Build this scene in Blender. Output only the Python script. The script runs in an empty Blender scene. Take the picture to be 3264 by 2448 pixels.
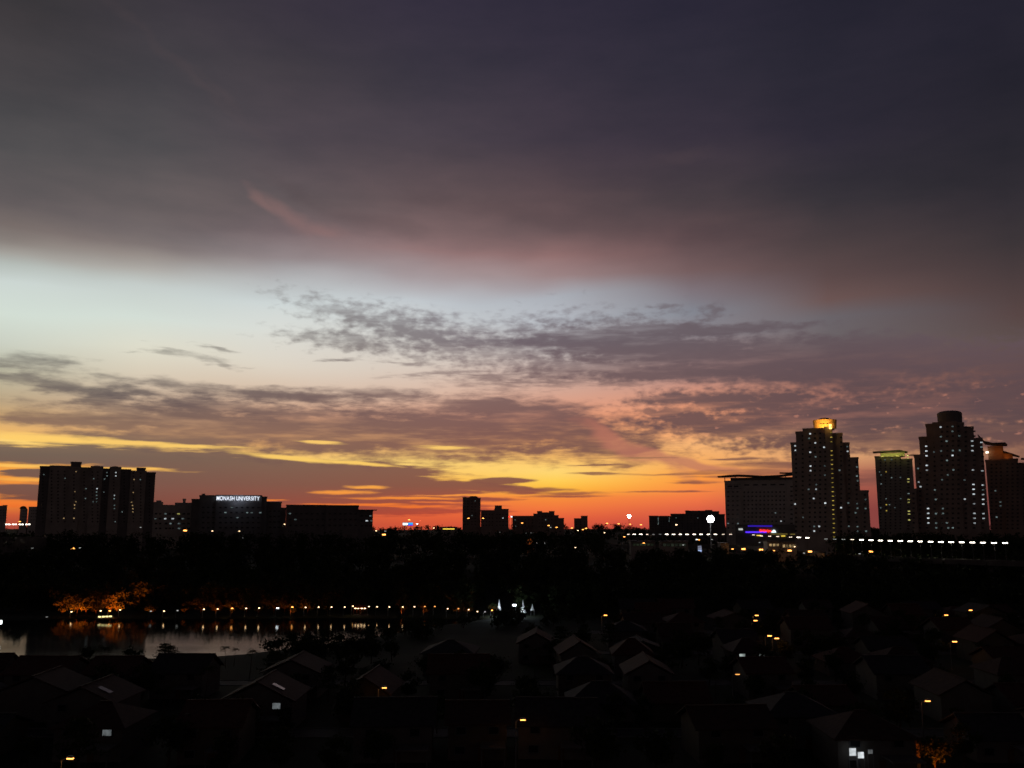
import bpy, bmesh, math, random
from mathutils import Vector, Matrix
R = math.radians
random.seed(11)
scene = bpy.context.scene
col = scene.collection

# ------------------------------------------------------------------ camera
CAM_H = 38.0                      # high flat looking west over a lake
PITCH = R(8.86)
F = 2830.0                        # focal length, in pixels of the 3264 px wide photograph
cam_d = bpy.data.cameras.new('camera')
cam_d.sensor_width = 36.0
cam_d.lens = 36.0 * F / 3264.0
cam_d.clip_start = 0.5
cam_d.clip_end = 60000.0
cam_d.dof.use_dof = True          # hand-held phone, focus slightly short of the skyline
cam_d.dof.focus_distance = 20.0
cam_d.dof.aperture_fstop = 2.4
cam = bpy.data.objects.new('camera', cam_d)
cam.location = (0, 0, CAM_H)
cam.rotation_euler = (R(90) + PITCH, 0, 0)
col.objects.link(cam)
scene.camera = cam

scene.view_settings.view_transform = 'Standard'
scene.view_settings.look = 'None'
scene.view_settings.exposure = 0.0
scene.view_settings.gamma = 1.0
scene.view_settings.use_curve_mapping = False
scene.render.engine = 'CYCLES'
scene.cycles.use_denoising = True
scene.cycles.sample_clamp_indirect = 2.0
scene.cycles.sample_clamp_direct = 0.0
scene.cycles.use_adaptive_sampling = True
scene.cycles.adaptive_threshold = 0.02
scene.cycles.adaptive_min_samples = 20
scene.cycles.max_bounces = 4
scene.cycles.diffuse_bounces = 2
scene.cycles.glossy_bounces = 3
scene.cycles.transparent_max_bounces = 4


def ray(px, py):
    """photograph pixel -> world direction"""
    dx = (px - 1632.0) / F
    dy = (1224.0 - py) / F
    return Vector((dx, math.cos(PITCH) - dy * math.sin(PITCH), math.sin(PITCH) + dy * math.cos(PITCH)))


def at(px, py, Y):
    d = ray(px, py)
    t = Y / d.y
    return Vector((d.x * t, Y, CAM_H + d.z * t))


def at_z(px, py, z):
    d = ray(px, py)
    t = (z - CAM_H) / d.z
    return Vector((d.x * t, d.y * t, z))


def lin(c):
    out = []
    for v in c[:3]:
        v = v / 255.0
        out.append(v / 12.92 if v <= 0.04045 else ((v + 0.055) / 1.055) ** 2.4)
    return (out[0], out[1], out[2], 1.0)


# ------------------------------------------------------------------ world: the dusk sky
world = bpy.data.worlds.new('World')
scene.world = world
world.use_nodes = True
world.cycles.sampling_method = "MANUAL"
world.cycles.sample_map_resolution = 512
wt = world.node_tree
wt.nodes.clear()


class Net:
    def __init__(self, tree):
        self.t = tree

    def n(self, typ, **kw):
        nd = self.t.nodes.new(typ)
        for k, v in kw.items():
            setattr(nd, k, v)
        return nd

    def put(self, sock, val):
        if isinstance(val, bpy.types.NodeSocket):
            self.t.links.new(val, sock)
        elif val is not None:
            sock.default_value = val

    def m(self, op, a, b=None, c=None, clamp=False):
        nd = self.n('ShaderNodeMath', operation=op, use_clamp=clamp)
        self.put(nd.inputs[0], a)
        if b is not None:
            self.put(nd.inputs[1], b)
        if c is not None:
            self.put(nd.inputs[2], c)
        return nd.outputs[0]

    def ss(self, x, a, b, lo=0.0, hi=1.0):
        nd = self.n('ShaderNodeMapRange', interpolation_type='SMOOTHSTEP', clamp=True)
        self.put(nd.inputs['Value'], x)
        nd.inputs['From Min'].default_value = a
        nd.inputs['From Max'].default_value = b
        nd.inputs['To Min'].default_value = lo
        nd.inputs['To Max'].default_value = hi
        return nd.outputs['Result']

    def mr(self, x, a, b, lo=0.0, hi=1.0):
        nd = self.n('ShaderNodeMapRange', clamp=True)
        self.put(nd.inputs['Value'], x)
        nd.inputs['From Min'].default_value = a
        nd.inputs['From Max'].default_value = b
        nd.inputs['To Min'].default_value = lo
        nd.inputs['To Max'].default_value = hi
        return nd.outputs['Result']

    def mix(self, f, a, b, blend='MIX'):
        nd = self.n('ShaderNodeMix', data_type='RGBA', blend_type=blend)
        self.put(nd.inputs[0], f)
        self.put(nd.inputs[6], a)
        self.put(nd.inputs[7], b)
        return nd.outputs[2]

    def noise(self, vec, scale, detail=4.0, rough=0.5, dist=0.0):
        nd = self.n('ShaderNodeTexNoise')
        self.put(nd.inputs['Vector'], vec)
        nd.inputs['Scale'].default_value = scale
        nd.inputs['Detail'].default_value = detail
        nd.inputs['Roughness'].default_value = rough
        nd.inputs['Distortion'].default_value = dist
        return nd.outputs['Fac']

    def vm(self, op, a, b):
        nd = self.n('ShaderNodeVectorMath', operation=op)
        self.put(nd.inputs[0], a)
        self.put(nd.inputs[1], b)
        return nd.outputs[0]

    def xyz(self, x, y, z=0.0):
        nd = self.n('ShaderNodeCombineXYZ')
        self.put(nd.inputs[0], x)
        self.put(nd.inputs[1], y)
        self.put(nd.inputs[2], z)
        return nd.outputs[0]

    def ramp(self, fac, stops):
        nd = self.n('ShaderNodeValToRGB')
        self.put(nd.inputs[0], fac)
        el = nd.color_ramp.elements
        while len(el) < len(stops):
            el.new(0.5)
        for e, (p, c) in zip(el, stops):
            e.position = p
        for e, (p, c) in zip(el, stops):
            e.color = c
        return nd.outputs[0]


W = Net(wt)
VS = 3264.0 / 2212.0              # sky features below are listed in a 2212 px wide view


def sky_deg(vx, vy):
    d = ray(vx * VS, vy * VS).normalized()
    return math.degrees(math.atan2(d.x, d.y)), math.degrees(math.asin(d.z))


tc = W.n('ShaderNodeTexCoord')
sep = W.n('ShaderNodeSeparateXYZ')
wt.links.new(tc.outputs['Generated'], sep.inputs[0])
AZ = W.m('MULTIPLY', W.m('ARCTAN2', sep.outputs[0], sep.outputs[1]), 180 / math.pi)
EL = W.m('MULTIPLY', W.m('ARCSINE', sep.outputs[2]), 180 / math.pi)

# slow drifting of the glow so that no band is ruler straight
Pw = W.xyz(W.m('MULTIPLY', AZ, 0.05), W.m('MULTIPLY', EL, 0.13))
w1 = W.noise(Pw, 1.0, 3.0, 0.5)
P0 = W.xyz(AZ, EL)
EL_B = W.m('ADD', EL, W.m('MULTIPLY', W.m('SUBTRACT', w1, 0.5), W.ss(EL, 4.0, 14.0, 0.0, 3.0)))

EL0, EL1 = -2.0, 42.0
FAC = {}


def column(vx, stops, el):
    pts = []
    for y, c in stops:
        e = sky_deg(vx, y)[1]
        pts.append(((e - EL0) / (EL1 - EL0), lin(c)))
    pts.sort(key=lambda q: q[0])
    if id(el) not in FAC:
        FAC[id(el)] = (W.m('DIVIDE', W.m('SUBTRACT', el, EL0), EL1 - EL0), el)
    return W.ramp(FAC[id(el)][0], pts)


COLS = [
    (0, [(-150, (57, 54, 57)), (0, (62, 58, 61)), (150, (69, 66, 69)), (300, (81, 79, 81)), (430, (98, 91, 92)), (488, (117, 107, 104)), (520, (137, 129, 124)), (542, (160, 156, 150)),
         (568, (180, 187, 182)), (610, (204, 214, 210)), (680, (211, 222, 212)), (740, (204, 209, 196)), (800, (192, 188, 164)),
         (870, (188, 163, 128)), (930, (235, 182, 107)), (950, (255, 215, 122)), (1000, (240, 165, 70)), (1040, (245, 150, 60)),
         (1085, (242, 140, 48)), (1112, (205, 92, 55)), (1135, (165, 70, 55))]),
    (300, [(-150, (54, 50, 58)), (0, (60, 56, 63)), (150, (68, 65, 70)), (300, (81, 78, 81)), (430, (101, 93, 94)), (490, (117, 107, 107)), (522, (130, 119, 117)), (548, (152, 143, 138)), (580, (176, 174, 169)),
           (620, (198, 206, 203)), (700, (212, 222, 214)), (760, (222, 220, 203)), (820, (215, 200, 178)), (880, (202, 167, 137)),
           (940, (225, 170, 115)), (962, (255, 207, 107)), (1000, (250, 175, 80)), (1060, (240, 130, 60)), (1100, (208, 100, 64)),
           (1130, (178, 82, 64))]),
    (600, [(-150, (50, 46, 58)), (0, (56, 51, 62)), (150, (65, 60, 67)), (300, (79, 71, 78)), (430, (101, 90, 92)), (500, (116, 101, 104)), (560, (148, 136, 138)),
           (610, (182, 185, 187)), (660, (207, 215, 215)), (720, (218, 220, 214)), (790, (221, 211, 196)), (850, (216, 188, 164)),
           (900, (217, 163, 128)), (960, (245, 180, 110)), (1000, (255, 212, 115)), (1050, (245, 160, 75)), (1090, (214, 104, 66)),
           (1130, (186, 82, 62))]),
    (900, [(-150, (46, 42, 57)), (0, (52, 47, 62)), (150, (60, 55, 66)), (300, (74, 66, 75)), (430, (99, 83, 86)), (500, (122, 100, 101)), (550, (148, 119, 119)),
           (600, (168, 156, 159)), (650, (194, 200, 205)), (700, (206, 209, 209)), (780, (216, 205, 194)), (850, (219, 188, 168)),
           (900, (221, 163, 133)), (960, (250, 185, 115)), (1000, (255, 215, 120)), (1045, (252, 180, 78)), (1085, (242, 124, 62)), (1110, (228, 100, 58)),
           (1140, (206, 82, 56))]),
    (1200, [(-150, (42, 39, 54)), (0, (47, 43, 58)), (150, (54, 49, 62)), (300, (65, 57, 68)), (430, (87, 72, 76)), (500, (109, 88, 90)), (560, (145, 111, 110)),
            (600, (156, 132, 133)), (640, (172, 176, 184)), (690, (184, 188, 195)), (760, (200, 188, 184)), (830, (208, 169, 153)),
            (900, (227, 153, 120)), (950, (250, 172, 107)), (990, (255, 196, 107)), (1018, (255, 214, 115)), (1040, (255, 206, 85)), (1058, (254, 184, 62)),
            (1074, (247, 142, 60)), (1098, (242, 120, 62)), (1118, (230, 98, 60)), (1142, (206, 82, 60))]),
    (1500, [(-150, (39, 36, 51)), (0, (43, 40, 55)), (150, (47, 44, 57)), (300, (55, 49, 61)), (430, (73, 63, 68)), (520, (93, 74, 77)), (590, (116, 93, 94)),
            (640, (126, 116, 123)), (680, (131, 134, 144)), (730, (142, 133, 138)), (800, (178, 138, 131)), (860, (222, 150, 120)),
            (910, (252, 166, 116)), (960, (248, 182, 118)), (1000, (246, 172, 96)), (1030, (253, 156, 66)), (1055, (250, 140, 68)), (1078, (240, 118, 70)),
            (1100, (222, 98, 68)), (1125, (200, 80, 66)), (1145, (176, 68, 60))]),
    (1800, [(-150, (36, 34, 47)), (0, (39, 37, 50)), (150, (42, 40, 52)), (300, (47, 43, 55)), (430, (58, 53, 59)), (520, (76, 64, 66)), (600, (93, 74, 74)),
            (660, (108, 85, 83)), (700, (106, 100, 105)), (740, (107, 99, 102)), (800, (127, 95, 91)), (850, (167, 113, 98)),
            (900, (192, 128, 108)), (950, (217, 157, 112)), (985, (225, 165, 115)), (1020, (185, 112, 88)), (1060, (168, 86, 72)),
            (1100, (142, 68, 64))]),
    (2212, [(-150, (35, 33, 45)), (0, (38, 36, 48)), (150, (38, 36, 46)), (300, (41, 39, 47)), (430, (49, 45, 51)), (520, (60, 53, 56)), (600, (74, 61, 62)),
            (680, (88, 70, 69)), (740, (93, 79, 77)), (800, (106, 78, 74)), (860, (122, 85, 78)), (930, (152, 108, 88)), (980, (137, 97, 82)),
            (1030, (108, 72, 67)), (1100, (112, 60, 58))]),
]
base = None
prev_az = None
for vx, stops in COLS:
    a = sky_deg(vx, 850)[0]
    c = column(vx, stops, EL_B)
    if base is None:
        base = c
    else:
        base = W.mix(W.mr(AZ, prev_az, a), base, c)
    prev_az = a


def field(P, blobs):
    """soft lumps: (x, y, half width, half height, tilt) in view pixels -> one scalar field"""
    out = None
    sp = W.n('ShaderNodeSeparateXYZ')
    wt.links.new(P, sp.inputs[0])
    sheared = {0: P}
    for b in blobs:
        x, y, rx, ry = b[:4]
        tilt = int(round((b[4] if len(b) > 4 else 0) / 4.0)) * 4
        k = math.tan(R(tilt))
        if tilt not in sheared:
            sheared[tilt] = W.xyz(sp.outputs[0], W.m('MULTIPLY_ADD', sp.outputs[0], k, sp.outputs[1]))
        a, e = sky_deg(x, y)
        sx = 1.6 * rx * (sky_deg(x + 5, y)[0] - sky_deg(x - 5, y)[0]) / 10
        sy = 1.6 * ry * (sky_deg(x, y - 5)[1] - sky_deg(x, y + 5)[1]) / 10
        ma = W.n('ShaderNodeVectorMath', operation='MULTIPLY_ADD')
        wt.links.new(sheared[tilt], ma.inputs[0])
        ma.inputs[1].default_value = (1 / sx, 1 / sy, 0)
        ma.inputs[2].default_value = (-a / sx, -(e + k * a) / sy, 0)
        ln = W.n('ShaderNodeVectorMath', operation='LENGTH')
        wt.links.new(ma.outputs[0], ln.inputs[0])
        v = ln.outputs['Value']
        out = v if out is None else W.m('SMOOTH_MIN', out, v, 0.25)
    return W.m('SUBTRACT', 1.0, out)


def n2(kx, ky, seed, detail, rough=0.55, dist=0.0, both=False):
    nd = W.n('ShaderNodeTexNoise', noise_dimensions='2D')
    ma = W.n('ShaderNodeVectorMath', operation='MULTIPLY_ADD')
    wt.links.new(P0, ma.inputs[0])
    ma.inputs[1].default_value = (kx, ky, 0)
    ma.inputs[2].default_value = (seed * 7.3, seed * 3.7, 0)
    wt.links.new(ma.outputs[0], nd.inputs['Vector'])
    nd.inputs['Scale'].default_value = 1.0
    nd.inputs['Detail'].default_value = detail
    nd.inputs['Roughness'].default_value = rough
    nd.inputs['Distortion'].default_value = dist
    return nd.outputs['Color' if both else 'Fac']


def warped(ax, ay, seed, kx, ky, detail=2.0):
    """az/el pushed about by noise: amplitudes in degrees, frequencies per degree"""
    off = n2(kx, ky, seed, detail, 0.55, 0.0, True)
    ma = W.n('ShaderNodeVectorMath', operation='MULTIPLY_ADD')
    wt.links.new(off, ma.inputs[0])
    ma.inputs[1].default_value = (ax, ay, 0)
    wt.links.new(W.vm('SUBTRACT', P0, (ax / 2, ay / 2, 0)), ma.inputs[2])
    return ma.outputs[0]


def tex(kx, ky, seed, detail, rough=0.55, dist=0.0):
    return n2(kx, ky, seed, detail, rough, 0.0)


def shade(stops_l, stops_c, stops_r):
    l_ = column(200, stops_l, EL)
    c_ = column(1100, stops_c, EL)
    r_ = column(1900, stops_r, EL)
    a0, a1, a2 = sky_deg(200, 850)[0], sky_deg(1000, 850)[0], sky_deg(1800, 850)[0]
    return W.mix(W.mr(AZ, a1, a2), W.mix(W.mr(AZ, a0, a1), l_, c_), r_)


CLOUD = shade(
    [(400, (110, 100, 98)), (760, (140, 140, 130)), (800, (118, 112, 106)), (860, (102, 90, 88)), (920, (140, 110, 92)), (985, (104, 90, 84)), (1050, (112, 82, 75)), (1110, (110, 66, 58))],
    [(400, (105, 90, 92)), (660, (128, 122, 130)), (740, (112, 100, 107)), (800, (122, 100, 101)), (870, (124, 95, 92)), (930, (120, 86, 83)), (1000, (128, 84, 76)), (1050, (132, 80, 70)), (1085, (160, 78, 62)), (1120, (190, 72, 52))],
    [(400, (90, 75, 76)), (700, (98, 86, 92)), (770, (98, 80, 85)), (850, (94, 74, 77)), (920, (92, 72, 75)), (970, (108, 78, 74)), (1010, (122, 80, 72)), (1060, (132, 76, 68)), (1110, (150, 68, 60))])

T_deck = tex(0.10, 0.34, 21.0, 5.0, 0.58)
lift = W.m('MULTIPLY', W.ss(EL, 13.0, 19.0), W.m('SUBTRACT', T_deck, 0.5))
base = W.mix(1.0, base, W.xyz(*[W.m('MULTIPLY_ADD', lift, k, 1.0) for k in (0.55, 0.42, 0.36)]), 'MULTIPLY')
sky = base
T_in = tex(0.16, 1.3, 12.0, 4.0, 0.6)
SOLID = CLOUD
CLOUD = W.mix(W.ss(T_in, 0.42, 0.78, 0.0, 0.38), CLOUD, base)


def over(sky, F_, tx, amp, t0, t1, opacity=1.0, colr=CLOUD):
    a = W.ss(W.m('ADD', F_, W.m('MULTIPLY', W.m('SUBTRACT', tx, 0.5), amp)), t0, t1, 0.0, opacity)
    return W.mix(a, sky, colr), a


# --- pink wisps and dim streaks inside the high overcast deck
P_soft = warped(2.0, 0.9, 3.1, 0.22, 0.5)
T_soft = tex(0.30, 0.9, 7.7, 4.0, 0.5, 0.3)
F_wisp = field(P_soft, [(572, 440, 30, 10, 32), (625, 468, 44, 14, 28), (690, 494, 44, 10, 8)])
sky, _ = over(sky, F_wisp, T_soft, 1.0, -0.35, 1.0, 0.26, lin((168, 122, 116)))
F_wisp2 = field(P_soft, [(420, 170, 120, 12, 32), (480, 205, 40, 10, 30), (1300, 425, 60, 10, 0), (1480, 340, 60, 10, -8), (1560, 470, 70, 10, 0), (2120, 740, 120, 10, 0)])
sky, _ = over(sky, F_wisp2, T_soft, 1.0, -0.3, 1.1, 0.08, lin((112, 88, 86)))
F_dusk = field(P_soft, [(660, 425, 75, 18, 20), (800, 480, 110, 18, 10), (1250, 480, 300, 30, 8)])
sky, _ = over(sky, F_dusk, T_soft, 1.1, -0.1, 1.0, 0.42, W.mix(0.5, base, lin((70, 58, 62))))

# --- rippled altocumulus across the middle
P_rip = warped(1.5, 0.8, 1.3, 0.7, 1.3, 3.0)
T_rip = tex(0.9, 2.2, 2.2, 4.0, 0.52)
T_cell = tex(1.9, 3.6, 9.4, 2.0, 0.45)
T_r = W.m('ADD', W.m('MULTIPLY', T_rip, 0.72), W.m('MULTIPLY', T_cell, 0.28))
F_mid = field(P_rip, [(800, 692, 120, 22, 12), (905, 712, 140, 30, 10), (960, 742, 130, 34, 8), (1060, 742, 110, 36), (760, 738, 100, 18, 3),
                      (1160, 740, 130, 42, -6), (1290, 722, 130, 30, -3), (1340, 752, 170, 42), (1230, 790, 150, 24), (680, 728, 50, 9, 8), (1250, 740, 150, 36)])
sky, _ = over(sky, F_mid, T_r, 2.5, -0.25, 1.0, 0.86)
F_midr = field(P_soft, [(1480, 764, 250, 34, 3), (1660, 772, 230, 30, 2), (1330, 735, 150, 20), (1420, 712, 90, 10), (1560, 712, 120, 8), (1450, 808, 130, 16), (1820, 800, 140, 24)])
sky, _ = over(sky, F_midr, T_rip, 1.2, -0.25, 0.5, 0.95)
F_bird = field(P_rip, [(1542, 675, 22, 16, -12), (1440, 661, 30, 6), (1530, 662, 20, 6)])
sky, _ = over(sky, F_bird, T_r, 1.2, 0.0, 0.9, 0.7)
P_thin = warped(1.6, 0.35, 5.5, 0.5, 1.8)
T_thin = tex(0.5, 3.4, 4.1, 5.0, 0.6, 0.3)
F_thin = field(P_thin, [(950, 806, 105, 5, -3), (1080, 818, 130, 9, -2), (1160, 828, 150, 10, -1), (1040, 812, 50, 6), (1190, 812, 120, 12, -3), (880, 784, 60, 4), (1270, 800, 160, 10), (730, 777, 50, 3),
                        (420, 768, 70, 8, 9), (360, 760, 40, 5), (470, 752, 40, 4, 8), (470, 780, 40, 5, 20), (290, 762, 20, 3), (1350, 828, 130, 6, -2)])
sky, _ = over(sky, F_thin, T_thin, 2.2, 0.0, 1.1, 0.7)

# --- right hand altocumulus, peach light showing between its cells
F_right = field(P_soft, [(1900, 762, 150, 22, 2), (2080, 775, 170, 28), (2220, 790, 120, 34), (1480, 862, 85, 13), (1570, 858, 80, 14), (1660, 872, 120, 24), (1720, 910, 170, 40),
                         (1560, 920, 140, 20, 4), (1490, 905, 80, 12), (1880, 900, 180, 48, -6), (2060, 880, 170, 44, -8), (2190, 860, 130, 46), (1760, 950, 150, 16), (1950, 945, 220, 24), (2180, 930, 120, 26), (1440, 890, 60, 8),
                         (1650, 800, 110, 18), (1880, 835, 60, 14)])
T_r2 = W.m('ADD', W.m('MULTIPLY', tex(0.8, 2.2, 6.6, 4.0, 0.55, 0.5), 0.55), W.m('MULTIPLY', T_cell, 0.45))
sky, A_right = over(sky, F_right, T_r2, 2.0, -0.3, 0.62, 0.95)
gap = W.m('MULTIPLY', W.ss(T_r2, 0.40, 0.28), W.ss(F_right, 0.05, 0.40))
sky = W.mix(W.m('MULTIPLY', gap, W.m('MULTIPLY', W.ss(EL, 8.4, 6.6), W.ss(AZ, 4.0, 9.0, 0.0, 0.42))), sky, lin((214, 142, 118)))

# --- lower left cloud
P_low = warped(2.4, 0.55, 8.2, 0.28, 1.0, 3.0)
T_low = tex(0.45, 2.0, 3.9, 6.0, 0.58, 0.5)
F_ll = field(P_low, [(60, 782, 110, 14, 2), (40, 820, 120, 12, 3), (130, 832, 130, 16, 10), (205, 858, 80, 24, 12), (240, 880, 90, 18, 6), (430, 836, 160, 10, 4), (560, 852, 170, 14), (330, 850, 120, 10, 8)])
sky, _ = over(sky, F_ll, T_low, 1.6, -0.1, 0.95, 0.9)
F_ll2 = field(P_low, [(800, 848, 120, 12, 2), (858, 853, 45, 14, 5), (690, 858, 150, 16), (500, 880, 170, 14, 4), (340, 905, 130, 14), (620, 895, 120, 12)])
sky, _ = over(sky, F_ll2, T_low, 1.7, -0.1, 1.0, 0.85)

# --- broad mauve bank over the afterglow
F_bank = field(P_low, [(560, 925, 260, 32, 3), (780, 935, 260, 38), (980, 935, 260, 40, 2), (1150, 900, 130, 26, 8), (1230, 930, 130, 36, 12), (1280, 952, 90, 20, 16), (1090, 885, 120, 14), (1040, 872, 90, 10),
                       (380, 950, 150, 16, 2), (200, 910, 160, 12)])
sky, _ = over(sky, F_bank, T_low, 1.5, -0.3, 0.5, 0.94)
F_virga = field(P_soft, [(1400, 985, 80, 14, 24), (1480, 1003, 120, 9, 8), (1330, 955, 60, 18, 30)])
sky, _ = over(sky, F_virga, T_soft, 0.9, 0.0, 0.75, 0.75, lin((186, 116, 96)))

# --- low dark stratus on the left, gold slits below it
P_str = warped(1.8, 0.22, 2.7, 0.35, 1.6, 3.0)
T_str = tex(0.30, 3.4, 5.2, 6.0, 0.55, 0.4)
F_str = field(P_str, [(60, 980, 300, 15, 1), (280, 990, 260, 17, 2), (480, 1005, 260, 20, 3), (650, 1020, 240, 22, 2), (800, 1023, 130, 17), (380, 1040, 260, 26), (640, 1055, 260, 20), (860, 1042, 150, 12, 3),
                      (1010, 1050, 120, 9, 3), (520, 1078, 260, 14), (230, 1040, 140, 14), (60, 1058, 120, 10), (60, 1018, 60, 4), (1060, 1042, 70, 7, -3), (760, 1080, 160, 6), (930, 1078, 140, 5), (860, 1062, 160, 6), (700, 1102, 280, 9), (250, 1070, 200, 16), (640, 1095, 260, 12), (380, 1085, 160, 20), (850, 1090, 90, 4), (230, 985, 300, 14, 2)])
sky, _ = over(sky, F_str, T_str, 0.9, 0.02, 0.36, 0.95, SOLID)
F_slit = field(P_str, [(230, 1014, 150, 4, 1), (330, 1013, 50, 5), (60, 1037, 70, 5), (30, 1005, 80, 4), (640, 990, 120, 6, 5), (760, 1000, 90, 4, 4), (690, 954, 45, 4), (70, 945, 170, 9, 2), (240, 956, 150, 6, 2), (400, 963, 120, 4),
                       (740, 1064, 60, 4), (880, 1076, 120, 3, 1), (790, 1053, 40, 4), (30, 1088, 90, 7), (560, 1080, 60, 2), (960, 967, 60, 4, -2), (900, 1094, 90, 3), (770, 1090, 110, 3)])
GOLD = column(800, [(800, (255, 205, 150)), (940, (255, 205, 112)), (1000, (255, 208, 105)), (1050, (255, 172, 72)), (1085, (245, 130, 50)), (1110, (230, 95, 45))], EL)
sky, _ = over(sky, F_slit, T_str, 1.0, 0.15, 0.75, 0.92, GOLD)

# --- thin dark bars floating in the open gold
F_bar = field(P_str, [(1290, 1023, 55, 2.6), (1480, 1024, 130, 3), (1640, 1020, 120, 7), (1700, 1004, 110, 8), (1585, 992, 60, 3), (1505, 1041, 42, 4), (1560, 1030, 60, 3), (1120, 1054, 80, 6, 6), (1230, 1066, 60, 4), (1170, 1058, 60, 5),
                      (1020, 1093, 60, 4), (1440, 1062, 80, 2), (1220, 1072, 80, 3), (1350, 990, 90, 2), (1280, 1005, 60, 2), (1800, 1040, 140, 14), (1950, 1030, 120, 16), (2150, 1010, 120, 16), (1660, 1040, 60, 4), (2100, 960, 90, 6)])
sky, _ = over(sky, F_bar, T_str, 1.0, 0.05, 0.75, 0.85)

# --- the sky behind the camera: clear eastern twilight
nish = W.n('ShaderNodeTexSky', sky_type='NISHITA')
nish.sun_disc = False
nish.sun_elevation = R(-3.0)
nish.sun_rotation = R(-4.0)
nish.altitude = 60
east = W.mix(1.0, nish.outputs[0], (0.06, 0.06, 0.06, 1), 'MULTIPLY')
east = W.mix(W.ss(EL, 2.0, 45.0, 0.75, 0.97), east, W.mix(W.ss(EL, 0.0, 40.0), lin((74, 62, 62)), lin((14, 14, 20))))
far = W.ss(W.m('ABSOLUTE', AZ), 33.0, 66.0)
up = W.ss(EL, 33.0, 50.0)
sky = W.mix(W.m('MAXIMUM', far, up), sky, east)
bg = W.n('ShaderNodeBackground')
wt.links.new(sky, bg.inputs['Color'])
bg.inputs['Strength'].default_value = 1.0
wo = W.n('ShaderNodeOutputWorld')
wt.links.new(bg.outputs[0], wo.inputs['Surface'])

# ------------------------------------------------------------------ helpers
def mat(name, colr, rough=0.85, var=0.25, scale=0.6, spec=0.2, bump=0.0):
    m = bpy.data.materials.new(name)
    m.use_nodes = True
    N = Net(m.node_tree)
    b = m.node_tree.nodes['Principled BSDF']
    c = (colr[0], colr[1], colr[2], 1)
    if var > 0:
        tcn = N.n('ShaderNodeTexCoord')
        f = N.noise(tcn.outputs['Object'], scale, 5.0, 0.6)
        lo = tuple(v * (1 - var) for v in colr) + (1,)
        hi = tuple(min(1, v * (1 + var)) for v in colr) + (1,)
        N.put(b.inputs['Base Color'], N.ramp(f, [(0.3, lo), (0.7, hi)]))
        if bump > 0:
            bp = N.n('ShaderNodeBump')
            bp.inputs['Strength'].default_value = bump
            N.put(bp.inputs['Height'], N.noise(tcn.outputs['Object'], scale * 6, 4.0, 0.6))
            N.put(b.inputs['Normal'], bp.outputs[0])
    else:
        b.inputs['Base Color'].default_value = c
    b.inputs['Roughness'].default_value = rough
    b.inputs['Specular IOR Level'].default_value = spec
    return m


def emis(name, colr, strength, sample=False):
    m = bpy.data.materials.new(name)
    m.use_nodes = True
    t = m.node_tree
    t.nodes.clear()
    e = t.nodes.new('ShaderNodeEmission')
    e.inputs[0].default_value = (colr[0], colr[1], colr[2], 1)
    e.inputs[1].default_value = strength
    o = t.nodes.new('ShaderNodeOutputMaterial')
    t.links.new(e.outputs[0], o.inputs[0])
    m.cycles.emission_sampling = 'AUTO' if sample else 'NONE'
    return m


def emis_room(name, colr, strength):
    """a lit window: curtains and furniture make the brightness uneven"""
    m = bpy.data.materials.new(name)
    m.use_nodes = True
    t = m.node_tree
    t.nodes.clear()
    N = Net(t)
    e = t.nodes.new('ShaderNodeEmission')
    tcn = N.n('ShaderNodeTexCoord')
    oi = N.n('ShaderNodeObjectInfo')
    f = N.noise(N.vm('ADD', tcn.outputs['Object'], oi.outputs['Location']), 0.7, 2.0, 0.6)
    e.inputs[0].default_value = (colr[0], colr[1], colr[2], 1)
    N.put(e.inputs[1], N.m('MULTIPLY', N.mr(f, 0.3, 0.7, 0.35, 1.3), N.mr(oi.outputs['Random'], 0, 1, 0.5 * strength, 1.4 * strength)))
    o = t.nodes.new('ShaderNodeOutputMaterial')
    t.links.new(e.outputs[0], o.inputs[0])
    m.cycles.emission_sampling = 'NONE'
    return m


M = {}
M['grass'] = mat('grass', (0.022, 0.028, 0.013), 0.95, 0.4, 0.08)
M['asphalt'] = mat('asphalt', (0.045, 0.045, 0.047), 0.8, 0.3, 0.4, 0.3)
M['kerb'] = mat('kerb_concrete', (0.22, 0.21, 0.20), 0.9, 0.2, 0.5)
M['concrete'] = mat('concrete', (0.16, 0.15, 0.14), 0.9, 0.25, 0.15)
M['leaf'] = mat('leaf', (0.035, 0.05, 0.018), 0.8, 0.4, 0.5, 0.2)
M['leaf2'] = mat('leaf_olive', (0.05, 0.055, 0.02), 0.8, 0.4, 0.4, 0.2)
M['bark'] = mat('bark', (0.07, 0.05, 0.035), 0.95, 0.3, 2.0)
M['wall_cream'] = mat('wall_cream', (0.46, 0.42, 0.38), 0.9, 0.2, 0.12)
M['wall_grey'] = mat('wall_grey', (0.68, 0.64, 0.60), 0.9, 0.2, 0.12)
M['wall_pink'] = mat('wall_pink', (0.42, 0.33, 0.29), 0.9, 0.2, 0.12)
M['wall_dark'] = mat('wall_dark', (0.22, 0.21, 0.21), 0.85, 0.2, 0.12)
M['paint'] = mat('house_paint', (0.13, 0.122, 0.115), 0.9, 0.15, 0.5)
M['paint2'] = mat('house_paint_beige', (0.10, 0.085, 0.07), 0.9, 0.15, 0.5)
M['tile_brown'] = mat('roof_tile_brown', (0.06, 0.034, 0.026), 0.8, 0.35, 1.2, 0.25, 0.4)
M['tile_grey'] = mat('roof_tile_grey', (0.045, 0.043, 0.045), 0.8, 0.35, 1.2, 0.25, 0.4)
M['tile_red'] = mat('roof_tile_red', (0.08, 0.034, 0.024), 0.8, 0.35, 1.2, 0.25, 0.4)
M['steel'] = mat('steel', (0.18, 0.18, 0.19), 0.5, 0.1, 2.0, 0.5)
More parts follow.
